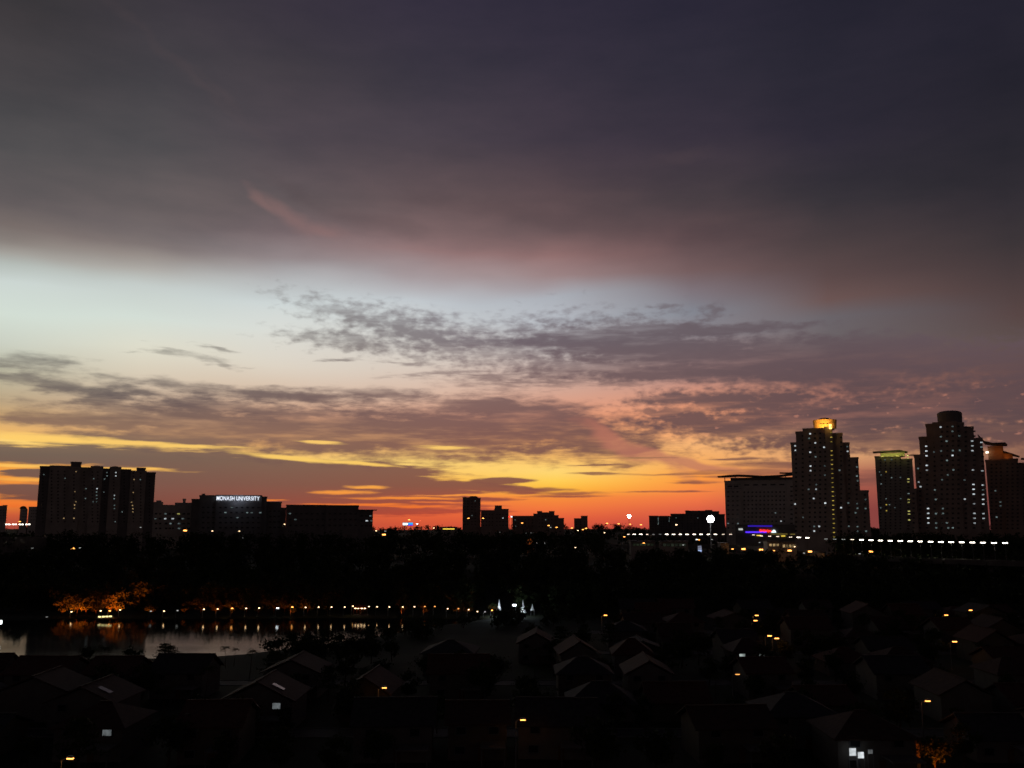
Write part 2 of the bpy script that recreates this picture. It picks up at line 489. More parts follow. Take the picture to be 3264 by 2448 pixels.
M['frame'] = mat('window_frame', (0.10, 0.10, 0.11), 0.6, 0.0)
M['frame_light'] = mat('window_frame_light', (0.3, 0.3, 0.3), 0.6, 0.0)
M['glass'] = mat('dark_glass', (0.02, 0.022, 0.025), 0.12, 0.0, 1, 0.5)
M['wood'] = mat('door_wood', (0.12, 0.06, 0.03), 0.6, 0.3, 3.0)
M['roof_metal'] = mat('roof_metal', (0.12, 0.12, 0.13), 0.55, 0.2, 0.3, 0.4)
M['fabric'] = mat('tent_fabric', (0.75, 0.75, 0.75), 0.8, 0.05, 1.0)
M['panel'] = mat('panel_glass', (0.10, 0.11, 0.13), 0.15, 0.0, 1, 0.9)
M['lit_white'] = emis_room('lit_window_white', (0.86, 0.95, 1.0), 0.72)
M['lit_cool'] = emis_room('lit_window_dim', (0.70, 0.95, 0.95), 0.16)
M['lit_warm'] = emis_room('lit_window_warm', (1.0, 0.66, 0.30), 0.34)
M['lit_yellow'] = emis_room('lit_window_yellow', (1.0, 0.72, 0.12), 0.42)
M['lit_lime'] = emis_room('lit_window_lime', (0.95, 0.9, 0.25), 0.75)
M['lamp_white'] = emis('lamp_white', (1.0, 0.90, 0.74), 9)
M['lamp_soft'] = emis('lamp_soft', (1.0, 0.80, 0.60), 4)
M['lamp_sodium'] = emis('lamp_sodium', (1.0, 0.36, 0.07), 5.5)
M['lamp_sodium_dim'] = emis('lamp_sodium_dim', (1.0, 0.40, 0.09), 2.0)
M['lamp_warm'] = emis('lamp_warm', (1.0, 0.66, 0.34), 6)
M['lamp_flood'] = emis('lamp_flood', (1.0, 0.98, 0.95), 60)
M['lamp_dim'] = emis('lamp_dim', (0.9, 0.95, 0.9), 0.6)
M['lamp_cool'] = emis('lamp_cool', (0.85, 0.95, 1.0), 6)
M['lamp_red'] = emis('lamp_red', (1.0, 0.15, 0.08), 2)
M['sign_white'] = emis('sign_letters_white', (0.80, 0.87, 1.0), 1.3)
M['neon_blue'] = emis('neon_blue', (0.10, 0.03, 1.0), 1.3)
M['neon_blue_dim'] = emis('neon_blue_dim', (0.06, 0.02, 0.75), 0.5)
M['neon_red'] = emis('neon_red', (1.0, 0.03, 0.02), 2.2)
M['sign_cyan'] = emis('screen_cyan', (0.02, 0.45, 1.0), 1.1)
M['sign_pale'] = emis('screen_pale', (0.75, 0.95, 1.0), 2.0)
M['strip_yellow'] = emis('strip_yellow', (1.0, 0.72, 0.08), 1.2)
M['strip_gold'] = emis('strip_gold', (0.8, 0.6, 0.15), 0.22)


class MB:
    def __init__(self):
        self.v, self.f, self.mi = [], [], []

    def quad(self, a, b, c, d, mi=0):
        n = len(self.v)
        self.v += [tuple(a), tuple(b), tuple(c), tuple(d)]
        self.f.append((n, n + 1, n + 2, n + 3))
        self.mi.append(mi)

    def tri(self, a, b, c, mi=0):
        n = len(self.v)
        self.v += [tuple(a), tuple(b), tuple(c)]
        self.f.append((n, n + 1, n + 2))
        self.mi.append(mi)

    def box(self, x0, x1, y0, y1, z0, z1, mi=0):
        n = len(self.v)
        self.v += [(x0, y0, z0), (x1, y0, z0), (x1, y1, z0), (x0, y1, z0), (x0, y0, z1), (x1, y0, z1), (x1, y1, z1), (x0, y1, z1)]
        for q in ((0, 3, 2, 1), (4, 5, 6, 7), (0, 1, 5, 4), (1, 2, 6, 5), (2, 3, 7, 6), (3, 0, 4, 7)):
            self.f.append(tuple(n + i for i in q))
            self.mi.append(mi)

    def extr(self, poly, y0, y1, mi=0):
        """polygon in (x, z) pushed from y0 to y1"""
        n, k = len(self.v), len(poly)
        self.v += [(p[0], y0, p[1]) for p in poly] + [(p[0], y1, p[1]) for p in poly]
        self.f.append(tuple(n + i for i in range(k)))
        self.f.append(tuple(n + k + i for i in reversed(range(k))))
        self.mi += [mi, mi]
        for i in range(k):
            j = (i + 1) % k
            self.f.append((n + j, n + i, n + k + i, n + k + j))
            self.mi.append(mi)

    def tube(self, p0, p1, r0, r1, seg=6, mi=0, cap=True):
        p0, p1 = Vector(p0), Vector(p1)
        d = (p1 - p0).normalized()
        a = d.orthogonal().normalized()
        b = d.cross(a)
        n = len(self.v)
        for p, r in ((p0, r0), (p1, r1)):
            for i in range(seg):
                t = 2 * math.pi * i / seg
                self.v.append(tuple(p + a * (r * math.cos(t)) + b * (r * math.sin(t))))
        for i in range(seg):
            j = (i + 1) % seg
            self.f.append((n + i, n + j, n + seg + j, n + seg + i))
            self.mi.append(mi)
        if cap:
            self.f.append(tuple(n + i for i in reversed(range(seg))))
            self.f.append(tuple(n + seg + i for i in range(seg)))
            self.mi += [mi, mi]

    def mesh(self, name, mats, smooth=False):
        me = bpy.data.meshes.new(name)
        me.from_pydata(self.v, [], self.f)
        for m_ in (mats if isinstance(mats, (list, tuple)) else [mats]):
            me.materials.append(M[m_] if isinstance(m_, str) else m_)
        me.polygons.foreach_set('material_index', self.mi)
        if smooth:
            me.polygons.foreach_set('use_smooth', [True] * len(self.f))
        me.update()
        return me

    def build(self, name, mats, parent=None, loc=(0, 0, 0), smooth=False):
        return place(name, self.mesh(name, mats, smooth), parent, loc)


def place(name, me, parent=None, loc=(0, 0, 0), rz=0.0):
    o = bpy.data.objects.new(name, me)
    o.location = loc
    if rz:
        o.rotation_euler = (0, 0, rz)
    o.parent = parent
    col.objects.link(o)
    return o


def thing(name, label, cat, loc=(0, 0, 0), group=None, rz=0.0):
    o = bpy.data.objects.new(name, None)
    o.empty_display_size = 0.5
    o.location = loc
    o.rotation_euler = (0, 0, rz)
    col.objects.link(o)
    return tag(o, label, cat, group)


def tag(o, label=None, cat=None, group=None, kind=None):
    if label:
        o['label'] = label
    if cat:
        o['category'] = cat
    if group:
        o['group'] = group
    if kind:
        o['kind'] = kind
    return o


def uplight(parent, loc, aim, colr, watts, cone=100.0):
    d = bpy.data.lights.new('uplight', 'SPOT')
    d.color = colr
    d.energy = watts
    d.shadow_soft_size = 0.15
    d.spot_size = R(cone)
    d.spot_blend = 0.6
    o = bpy.data.objects.new('uplight', d)
    o.location = loc
    o.rotation_euler = Vector(aim).to_track_quat('-Z', 'Y').to_euler()
    o.parent = parent
    col.objects.link(o)
    return o


def bulb(parent, loc, colr, watts, radius=0.25, name='bulb'):
    d = bpy.data.lights.new(name, 'POINT')
    d.color = colr
    d.energy = watts
    d.shadow_soft_size = radius
    o = bpy.data.objects.new(name, d)
    o.location = loc
    o.parent = parent
    col.objects.link(o)
    return o


ORD = ['first', 'second', 'third', 'fourth', 'fifth', 'sixth', 'seventh', 'eighth', 'ninth', 'tenth', 'eleventh', 'twelfth', 'thirteenth',
       'fourteenth', 'fifteenth', 'sixteenth', 'seventeenth', 'eighteenth', 'nineteenth', 'twentieth']
ORD += ['twenty-' + w for w in ORD[:9]] + ['thirtieth'] + ['thirty-' + w for w in ORD[:9]] + ['fortieth'] + ['forty-' + w for w in ORD[:9]]


def sstep(a, b, x):
    t = min(1.0, max(0.0, (x - a) / (b - a)))
    return t * t * (3 - 2 * t)


# ------------------------------------------------------------------ ground and lake
def far_shore(x):
    return 370 - 8 * sstep(-150, -215, x) + 2.0 * math.sin(x * 0.06)


def near_shore(x):
    return 258 + 112 * sstep(-100, 8, x) + 3.0 * math.sin(x * 0.05 + 1.0)


def ground_z(x, y):
    z = 12.0 * sstep(392, 520, y)
    z += 9.0 * sstep(1100, 2200, y) * (0.75 + 0.25 * math.sin(x * 0.004 + 1.0))
    if y > 2400:
        z -= (y - 2400) * 0.012
    dpt = min(y - near_shore(x), far_shore(x) - y)
    if dpt > 0 and x < 60:
        z -= 2.2 * sstep(0, 6, dpt)
    return z


def grid_axis(segs):
    out = []
    for a, b, st in segs:
        n = max(1, int(round((b - a) / st)))
        out += [a + (b - a) * i / n for i in range(n)]
    return out + [segs[-1][1]]


gx = grid_axis([(-24000, -4000, 4000), (-4000, -800, 200), (-800, -320, 30), (-320, 120, 6), (120, 400, 20), (400, 4000, 200), (4000, 24000, 4000)])
gy = grid_axis([(-3000, 0, 300), (0, 120, 30), (120, 230, 10), (230, 420, 5), (420, 620, 12), (620, 2600, 90), (2600, 24000, 1200)])
g = MB()
for y in gy:
    for x in gx:
        g.v.append((x, y, ground_z(x, y)))
nx = len(gx)
for j in range(len(gy) - 1):
    for i in range(nx - 1):
        g.f.append((j * nx + i, j * nx + i + 1, (j + 1) * nx + i + 1, (j + 1) * nx + i))
        g.mi.append(0)
tag(g.build('ground', 'grass', smooth=True), kind='structure')

wm = bpy.data.materials.new('lake_water')
wm.use_nodes = True
NW = Net(wm.node_tree)
b_ = wm.node_tree.nodes['Principled BSDF']
b_.inputs['Base Color'].default_value = (0.012, 0.015, 0.014, 1)
b_.inputs['Roughness'].default_value = 0.05
b_.inputs['IOR'].default_value = 1.33
tcw = NW.n('ShaderNodeTexCoord')
mpw = NW.n('ShaderNodeMapping')
wm.node_tree.links.new(tcw.outputs['Object'], mpw.inputs[0])
mpw.inputs['Scale'].default_value = (0.5, 1.0, 1.0)
bpw = NW.n('ShaderNodeBump')
bpw.inputs['Strength'].default_value = 0.06
bpw.inputs['Distance'].default_value = 0.25
NW.put(bpw.inputs['Height'], NW.noise(mpw.outputs[0], 0.8, 4.0, 0.6))
NW.put(b_.inputs['Normal'], bpw.outputs[0])
matte_dimmer = NW.n('ShaderNodeBsdfDiffuse')          # dark matte colour mixed in to dim the water's reflections
matte_dimmer.inputs[0].default_value = (0.03, 0.032, 0.028, 1)
mxw = NW.n('ShaderNodeMixShader')
NW.put(mxw.inputs[0], NW.mr(NW.noise(mpw.outputs[0], 0.04, 4.0, 0.6), 0.35, 0.7, 0.28, 0.62))
wm.node_tree.links.new(b_.outputs[0], mxw.inputs[1])
wm.node_tree.links.new(matte_dimmer.outputs[0], mxw.inputs[2])
wm.node_tree.links.new(mxw.outputs[0], wm.node_tree.nodes['Material Output'].inputs[0])
lk = MB()
lk.quad((-700, 236, -0.4), (70, 236, -0.4), (70, 384, -0.4), (-700, 384, -0.4))
tag(lk.build('lake', [wm]), kind='structure')

# ------------------------------------------------------------------ trees
def limb_chain(mb, p, d, length, r, seg=3, wob=0.25, rnd=random):
    pts = [Vector(p)]
    d = Vector(d).normalized()
    for i in range(seg):
        d = (d + Vector((rnd.uniform(-wob, wob), rnd.uniform(-wob, wob), rnd.uniform(-wob * .3, wob * .5)))).normalized()
        pts.append(pts[-1] + d * (length / seg))
    for i in range(seg):
        mb.tube(pts[i], pts[i + 1], r * (1 - i / seg * 0.7), r * (1 - (i + 1) / seg * 0.7), 6, 0, False)
    return pts


def leaf_quad(mb, c, s, rnd):
    n = Vector((rnd.gauss(0, 1), rnd.gauss(0, 1), rnd.gauss(0, 1) + 0.3)).normalized()
    a = n.orthogonal().normalized()
    b = n.cross(a)
    t = rnd.uniform(0, 6.28)
    u = (a * math.cos(t) + b * math.sin(t)) * s
    w = (b * math.cos(t) - a * math.sin(t)) * s * rnd.uniform(0.45, 0.75)
    mb.quad(c - u, c - w * 0.8, c + u, c + w, 0)


def broad_tree(seed, h=10.0, w=8.0, leaves=1500, size=0.42):
    rnd = random.Random(seed)
    tr, cr = MB(), MB()
    top = limb_chain(tr, (0, 0, 0), (rnd.uniform(-.08, .08), rnd.uniform(-.08, .08), 1), h * 0.55, 0.028 * h, 4, 0.1, rnd)
    tips = []
    for k in range(9):
        p = top[rnd.choice([2, 3, 4])]
        a = k * 0.7 + rnd.uniform(0, 0.5)
        e = rnd.uniform(0.2, 1.1)
        pts = limb_chain(tr, p, (math.cos(a), math.sin(a), e), rnd.uniform(0.28, 0.48) * w * (1 if e < .8 else 0.8), 0.011 * h, 3, 0.3, rnd)
        tips += [pts[-1], pts[-2]]
    tips.append(Vector((0, 0, h * 0.88)))
    clumps = [(t, rnd.uniform(0.11, 0.2) * w) for t in tips]
    for i in range(6):
        a = rnd.uniform(0, 6.28)
        r_ = rnd.uniform(0.1, 0.38) * w
        clumps.append((Vector((r_ * math.cos(a), r_ * math.sin(a), rnd.uniform(0.5, 0.92) * h)), rnd.uniform(0.1, 0.17) * w))
    for i in range(leaves):
        c, r_ = rnd.choice(clumps)
        q = Vector((rnd.gauss(0, .55), rnd.gauss(0, .55), rnd.gauss(0, .42))) * r_
        leaf_quad(cr, c + q, size * rnd.uniform(0.6, 1.3), rnd)
    return tr.mesh('trunk', 'bark'), cr.mesh('crown', rnd.choice(['leaf', 'leaf2']))


def tiered_tree(seed, h=10.0):
    """umbrella tree: flat whorls of leaves on horizontal branches"""
    rnd = random.Random(seed)
    tr, cr = MB(), MB()
    limb_chain(tr, (0, 0, 0), (0.03, 0, 1), h * 0.97, 0.02 * h, 5, 0.03, rnd)
    for lv, (z, r_) in enumerate(((0.42, 0.34), (0.58, 0.32), (0.72, 0.26), (0.85, 0.18), (0.96, 0.09))):
        for k in range(6):
            a = k * 1.047 + lv * 0.5 + rnd.uniform(-.25, .25)
            rr = r_ * h * rnd.uniform(0.7, 1.1)
            pts = limb_chain(tr, (0, 0, z * h), (math.cos(a), math.sin(a), 0.12), rr, 0.006 * h, 3, 0.12, rnd)
            for i in range(34):
                p = pts[rnd.choice([1, 2, 3, 3])]
                leaf_quad(cr, p + Vector((rnd.gauss(0, .07), rnd.gauss(0, .07), rnd.gauss(0, .022))) * h, 0.036 * h * rnd.uniform(.6, 1.2), rnd)
    return tr.mesh('trunk', 'bark'), cr.mesh('crown', 'leaf')


def palm_tree(seed, h=9.0):
    rnd = random.Random(seed)
    tr, cr = MB(), MB()
    pts = limb_chain(tr, (0, 0, 0), (0.05, 0, 1), h, 0.16, 6, 0.05, rnd)
    top = pts[-1]
    for k in range(15):
        a = k * 2.4
        up_ = rnd.uniform(-0.1, 1.1)
        d = Vector((math.cos(a), math.sin(a), up_)).normalized()
        p = top.copy()
        L = rnd.uniform(2.4, 3.2)
        for i in range(9):
            q = p + d * (L / 9)
            d = (d + Vector((0, 0, -0.17))).normalized()
            side = d.cross(Vector((0, 0, 1))).normalized()
            for s_ in (-1, 1):
                tip = p + side * s_ * (0.75 * (1 - abs(i - 3.5) / 7)) + d * 0.25 + Vector((0, 0, -0.28))
                cr.quad(p, p + d * 0.12, tip + d * 0.08, tip, 0)
            cr.tube(p, q, 0.03, 0.025, 4, 0, False)
            p = q
    return tr.mesh('trunk', 'bark'), cr.mesh('crown', 'leaf')


BROAD = [broad_tree(100 + i, 10, w_, 1500, 0.40) for i, w_ in enumerate((8, 9.5, 7, 10.5, 8.5))]
TIER = [tiered_tree(7), tiered_tree(8)]
PALM = [palm_tree(5), palm_tree(6)]


def tree(kind, name, label, loc, h, group=None, rz=None, base_h=10.0):
    t = thing(name, label, 'tree', loc, group, random.uniform(0, 6.28) if rz is None else rz)
    s_ = h / base_h
    t.scale = (s_, s_, s_)
    place('trunk', kind[0], t)
    place('crown', kind[1], t)
    return t


def forest(name, spots, leaves, size, seed, mname='leaf'):
    """a wood that reads as one dark mass: trunks and leaf clumps in one mesh"""
    rnd = random.Random(seed)
    mb = MB()
    for x, y, z, h, w in spots:
        mb.tube((x, y, z - 0.5), (x, y, z + h * 0.6), 0.22, 0.12, 5, 1, False)
        cl = [(Vector((x + rnd.uniform(-.35, .35) * w, y + rnd.uniform(-.35, .35) * w, z + rnd.uniform(.2, .9) * h)), rnd.uniform(.18, .3) * w) for _ in range(9)]
        for i in range(leaves):
            c, r_ = rnd.choice(cl)
            leaf_quad(mb, c + Vector((rnd.gauss(0, .6), rnd.gauss(0, .6), rnd.gauss(0, .5))) * r_, size * rnd.uniform(.6, 1.3), rnd)
    o = mb.build(name, [mname, 'bark'])
    return o


rf = random.Random(42)
spots = []
for i in range(950):
    y = rf.uniform(384, 530)
    x = rf.uniform(-0.64 * y - 15, 0.64 * y + 15)
    h = rf.uniform(8.5, 12.5) if y > 408 else rf.uniform(10.5, 12.5)
    spots.append((x, y, ground_z(x, y), h, rf.uniform(6, 10)))
tag(forest('woodland', spots, 210, 0.85, 1), 'dark belt of trees beyond the lake', 'woodland', kind='stuff')

spots = []
for i in range(900):
    y = rf.uniform(900, 2350)
    x = rf.uniform(-0.62 * y, 0.62 * y)
    if y > 1500:
        hump = 1 + 0.35 * math.sin(x * 0.012) + 0.25 * math.sin(x * 0.031 + 2)
    else:
        hump = 0.75
    spots.append((x, y, ground_z(x, y), rf.uniform(7, 12) * hump, rf.uniform(12, 22)))
tag(forest('distant_woodland', spots, 70, 1.9, 2), 'far rolling treeline on the horizon', 'woodland', kind='stuff')

spots = []
for i in range(260):
    y = rf.uniform(262, 383)
    x = rf.uniform(-75, 75)
    if x > 22 + (383 - y) * 0.12 and y < 368:
        continue
    if y < near_shore(x) + 0 and y > near_shore(x) - 40 or (y >= 372 and x > 14):
        spots.append((x, y, ground_z(x, y), rf.uniform(3.5, 6.0), rf.uniform(4, 7)))
tag(forest('lake_end_thicket', spots, 150, 0.55, 9), 'dark thicket covering the right end of the lake shore', 'thicket', kind='stuff')

# trees in front of the tower feet, hiding them as in the photograph
spots = []
for i in range(210):
    y = rf.uniform(640, 700)
    x = rf.uniform(-0.62 * y, 0.10 * y)
    spots.append((x, y, ground_z(x, y), rf.uniform(14, 20), rf.uniform(9, 14)))
tag(forest('campus_woodland', spots, 150, 1.1, 3), 'dark tree belt below the campus and the left flats', 'woodland', kind='stuff')

# ------------------------------------------------------------------ windows and towers
_wcache = {}


def window_mesh(w, h, kind, light=False):
    key = (round(w, 2), round(h, 2), kind, light)
    if key in _wcache:
        return _wcache[key]
    mb = MB()
    fw, o, r_ = min(0.16, w * 0.1), -0.16, -0.03
    x, z = w / 2, h / 2
    xi, zi = x - fw, z - fw
    out = [(-x, -z), (x, -z), (x, z), (-x, z)]
    inn = [(-xi, -zi), (xi, -zi), (xi, zi), (-xi, zi)]
    for i in range(4):
        j = (i + 1) % 4
        mb.quad((out[i][0], o, out[i][1]), (out[j][0], o, out[j][1]), (inn[j][0], o, inn[j][1]), (inn[i][0], o, inn[i][1]), 0)
        mb.quad((inn[i][0], o, inn[i][1]), (inn[j][0], o, inn[j][1]), (inn[j][0], r_, inn[j][1]), (inn[i][0], r_, inn[i][1]), 0)
        mb.quad((out[j][0], o, out[j][1]), (out[i][0], o, out[i][1]), (out[i][0], 0.02, out[i][1]), (out[j][0], 0.02, out[j][1]), 0)
    mb.quad((-xi, r_, -zi), (xi, r_, -zi), (xi, r_, zi), (-xi, r_, zi), 1)
    me = mb.mesh('window', ['frame_light' if light else 'frame', kind])
    _wcache[key] = me
    return me


class Building:
    """pixel-measured facade set at a real distance; sections are solid blocks down to the ground"""

    def __init__(self, name, label, cat, Y, wallm, group=None, zbase=None):
        self.Y, self.wallm = Y, wallm
        self.root = None
        self.args = (name, label, cat, group)
        self.win = []
        self.zbase = zbase

    def start(self, cx):
        p = at(cx, 1600, self.Y)
        z = ground_z(p.x, self.Y) if self.zbase is None else self.zbase
        self.org = Vector((p.x, self.Y, z))
        az = math.atan2(p.x, self.Y)
        self.nrm = Vector((math.sin(az), math.cos(az), 0))
        self.tan = Vector((math.cos(az), -math.sin(az), 0))
        self.cx = cx
        n, l, c, gr = self.args
        self.root = thing(n, l, c, self.org, gr, -az)
        return self

    def hit(self, px, py):
        d = ray(px, py)
        o = Vector((0, 0, CAM_H))
        t = (self.org - o).dot(self.nrm) / d.dot(self.nrm)
        return o + d * t - self.org

    def X(self, px, y=1550):
        return self.hit(px, y).dot(self.tan)

    def Z(self, py, px=None):
        return self.hit(self.cx, py).z

    def block(self, x0, x1, ytop, dy=0.0, depth=18.0, name='wall', m=None, ybot=None, parapet=True, yref=1580):
        a, b = self.X(x0, yref), self.X(x1, yref)
        zt = self.Z(ytop)
        zb = -1.0 if ybot is None else self.Z(ybot)
        mb = MB()
        mb.box(a, b, dy, dy + depth, zb, zt)
        w = mb.build(name, m or self.wallm, self.root)
        if parapet:
            pm = MB()
            pm.box(a - 0.35, b + 0.35, dy - 0.35, dy + 0.25, zt - 0.9, zt + 0.6)
            pm.box(a - 0.35, a + 0.25, dy + 0.25, dy + depth, zt - 0.9, zt + 0.6)
            pm.box(b - 0.25, b + 0.35, dy + 0.25, dy + depth, zt - 0.9, zt + 0.6)
            pm.build('parapet', m or self.wallm, w)
        return w

    def grid(self, x0, x1, y0, y1, nx_, ny, dy=0.0, w=1.6, h=1.5, stair=None):
        for i in range(nx_):
            px = x0 + (x1 - x0) * (i + 0.5) / nx_
            for j in range(ny):
                py = y0 + (y1 - y0) * (j + 0.5) / ny
                self.win.append([px, py, dy, w, h, stair or 'glass'])

    def lit(self, pts, kind='lit_white', reach=9.0, unique=True):
        for px, py in pts:
            best, bd = None, 1e9
            for q in self.win:
                d = (q[0] - px) ** 2 + (q[1] - py) ** 2
                if d < bd and (q[5] == 'glass' or not unique):
                    best, bd = q, d
            if best is not None and bd < reach * reach * 4:
                best[0] += (px - best[0]) * 0.5
                best[5] = kind

    def finish(self, light=False):
        for px, py, dy, w, h, kind in self.win:
            place('window', window_mesh(w * 0.86, h * 0.86, kind, light), self.root, (self.X(px, py), dy, self.Z(py)))
        return self


def crop_pts(ox, oy, sc, pts):
    return [(ox + x / sc, oy + y / sc) for x, y in pts]


# --- flats on the left
B = Building('apartment_block', 'long dark apartment block with scattered lit windows, far left of the skyline', 'apartment block', 800, 'wall_cream').start(310)
for x0, x1, yt, dy in ((120, 152, 1491, 1.5), (152, 218, 1489, 0), (218, 252, 1492, -2), (252, 284, 1492, 1), (284, 322, 1488, -1), (322, 345, 1494, 1.5),
                       (345, 380, 1489, -1), (380, 412, 1495, 1.5), (412, 462, 1499, 0), (462, 492, 1503, 2)):
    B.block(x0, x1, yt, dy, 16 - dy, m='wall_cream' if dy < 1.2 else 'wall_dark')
for x0, x1, yt, yb in ((218, 251, 1475, 1491), (432, 459, 1489, 1498)):
    B.block(x0, x1, yt, 3, 8, 'lift_house', 'wall_dark', yb, True)
for x0, x1, yt, yb in ((290, 318, 1484, 1487.5), (350, 376, 1484.5, 1488.5)):
    w_ = MB()
    a, b, z0, z1 = B.X(x0), B.X(x1), B.Z(yb), B.Z(yt)
    pts_ = [(a, z0)] + [(a + (b - a) * (0.5 - 0.5 * math.cos(math.pi * t / 8)), z0 + (z1 - z0) * math.sin(math.pi * t / 8)) for t in range(1, 8)] + [(b, z0)]
    w_.extr(list(reversed(pts_)), 1, 9)
    w_.build('roof_vault', 'roof_metal', B.root)
for k, (x0, x1, dy) in enumerate(((122, 150, 1.5), (154, 216, 0), (221, 250, -2), (254, 282, 1), (286, 320, -1), (324, 343, 1.5), (347, 378, -1), (382, 410, 1.5), (414, 460, 0), (464, 490, 2))):
    n_ = max(1, int((x1 - x0) / 17))
    B.grid(x0, x1, 1500, 1668, n_, 16, dy, 1.5, 1.4)
B.lit(crop_pts(0, 1400, 3.16, [(1190, 335), (1188, 368), (970, 485), (1160, 555)]), 'lit_white')
B.lit(crop_pts(0, 1400, 3.16, [(1105, 362), (1055, 392), (955, 385), (885, 483), (960, 520), (962, 548), (962, 578), (875, 605), (960, 640), (1160, 685), (1210, 715), (1160, 650), (1040, 520), (1175, 840), (1175, 890), (1410, 410), (1155, 590), (1100, 330), (660, 410), (945, 640), (450, 380)]), 'lit_cool')
B.lit(crop_pts(0, 1400, 3.16, [(788, 330), (765, 525), (785, 615), (760, 650), (757, 690), (745, 785), (1358, 400), (1340, 548), (1325, 680), (1330, 705), (1330, 730), (1305, 630), (635, 800)]), 'lit_warm')
B.finish()

# --- campus
B = Building('campus_wing', 'low campus wing with four rows of lit windows beside the left flats', 'university building', 905, 'wall_grey').start(550)
B.block(488, 520, 1602, 1, 20)
B.block(520, 560, 1611, 0, 22)
B.block(560, 612, 1604, -2, 22)
B.block(584, 593, 1591, 4, 5, 'roof_house', None, 1603.5)
B.block(500, 514, 1597, 5, 5, 'roof_house', None, 1601.5)
B.grid(524, 558, 1630, 1692, 3, 4, 0, 2.8, 1.8)
B.grid(564, 608, 1630, 1692, 3, 4, -2, 3.2, 1.8)
B.grid(491, 517, 1630, 1692, 2, 4, 1, 2.6, 1.8)
B.lit(crop_pts(0, 1400, 3.16, [(1655, 795), (1735, 797)]), 'lit_white')
B.lit(crop_pts(0, 1400, 3.16, [(1660, 752), (1555, 795), (1830, 800), (1800, 847), (1725, 850), (1800, 897)]), 'lit_cool')
B.lit(crop_pts(0, 1400, 3.16, [(1790, 752)]), 'lit_lime')
B.finish()

B = Building('university_building', 'flat-roofed university block carrying white lit rooftop lettering', 'university building', 900, 'wall_dark').start(750)
B.block(612, 637, 1593, -1, 24)
B.block(637, 690, 1581, -3, 26)
B.block(690, 835, 1580, -4, 27)
B.block(835, 851, 1584, -3, 26)
B.block(851, 898, 1600, -1, 24)
B.block(898, 914, 1619, 1, 22)
B.block(644, 652, 1576, 4, 4, 'roof_house', None, 1580.5)
B.grid(640, 688, 1610, 1690, 3, 5, -3, 2.8, 1.7)
B.grid(694, 832, 1610, 1690, 8, 5, -4, 2.8, 1.7)
B.grid(854, 896, 1620, 1690, 3, 4, -1, 2.8, 1.7)
B.lit(crop_pts(500, 1500, 2.949, [(640, 412), (845, 415), (878, 418), (990, 418), (710, 370), (765, 462)]), 'lit_cool')
B.finish()
# rooftop lettering, one mesh per letter
sg = bpy.data.objects.new('rooftop_sign', None)
sg.parent = B.root
sx0, sx1 = B.X(691, 1588), B.X(827, 1588)
sz0, sz1 = B.Z(1595), B.Z(1582)
sg.location = (sx0, -5.2, sz0)
col.objects.link(sg)
sg['label'] = 'white glowing capital letters along the parapet'
TXT = 'MONASH UNIVERSITY'
glyphs, pen = [], 0.0
for ch in TXT:
    if ch == ' ':
        pen += 0.34
        continue
    cu = bpy.data.curves.new('letter', 'FONT')
    cu.body = ch
    cu.extrude = 0.04
    cu.offset = 0.006
    tmp = bpy.data.objects.new('letter', cu)
    col.objects.link(tmp)
    me = bpy.data.meshes.new_from_object(tmp)
    bpy.data.objects.remove(tmp)
    xs = [v.co.x for v in me.vertices]
    w_ = max(xs) - min(xs)
    glyphs.append((me, pen - min(xs)))
    pen += w_ + 0.11
tot = pen - 0.11
kx, kz = (sx1 - sx0) / tot, (sz1 - sz0) / 0.72
for me, off in glyphs:
    for v in me.vertices:
        x, y, z = v.co
        v.co = ((x + off) * kx, -z * kx, y * kz)
    me.materials.clear()
    me.materials.append(M['sign_white'])
    place('letter', me, sg)
rl = MB()
rl.box(-0.5, sx1 - sx0 + 0.5, 0.25, 0.45, -0.3, -0.1)
for k in range(9):
    x = (sx1 - sx0) * k / 8
    rl.box(x - 0.08, x + 0.08, 0.45, 1.0, -0.3, -0.14)
rl.build('sign_rail', 'steel', sg)
bulb(sg, ((sx1 - sx0) / 2, -6, 1.5), (0.7, 0.8, 1.0), 900, 0.5)

B = Building('lecture_wing', 'long low campus wing with thin overhanging roof edge right of the lettered block', 'university building', 880, 'wall_dark').start(1050)
B.block(914, 1040, 1611, 0, 26)
B.block(1040, 1144, 1612, -2, 28)
B.block(1144, 1190, 1627, 0, 24)
rb = MB()
rb.box(B.X(1140), B.X(1203), -3, 22, B.Z(1626.5), B.Z(1624))
rb.build('roof_slab', 'roof_metal', B.root)
B.grid(918, 1038, 1628, 1684, 7, 3, 0, 3.0, 1.8)
B.grid(1043, 1142, 1628, 1684, 6, 3, -2, 3.0, 1.8)
B.grid(1147, 1188, 1636, 1684, 3, 3, 0, 3.0, 1.8)
B.lit([(1171, 1659)], 'lit_white', 14)
B.lit([(1187, 1661), (921, 1642), (1180, 1641), (940, 1658)], 'lit_cool', 14)
B.finish()

# --- far towers and blocks
def simple_block(name, label, Y, wallm, blocks, grids, lits=(), kind='lit_cool', cx=None, cat='apartment block'):
    B = Building(name, label, cat, Y, wallm).start(cx or blocks[0][0])
    for q in blocks:
        B.block(*q[:4], q[4] if len(q) > 4 else 14, parapet=len(q) <= 5, ybot=q[5] if len(q) > 5 else None, name='wall' if len(q) <= 5 else 'roof_house')
    for q in grids:
        B.grid(*q)
    B.lit(list(lits), kind, 14)
    return B.finish()


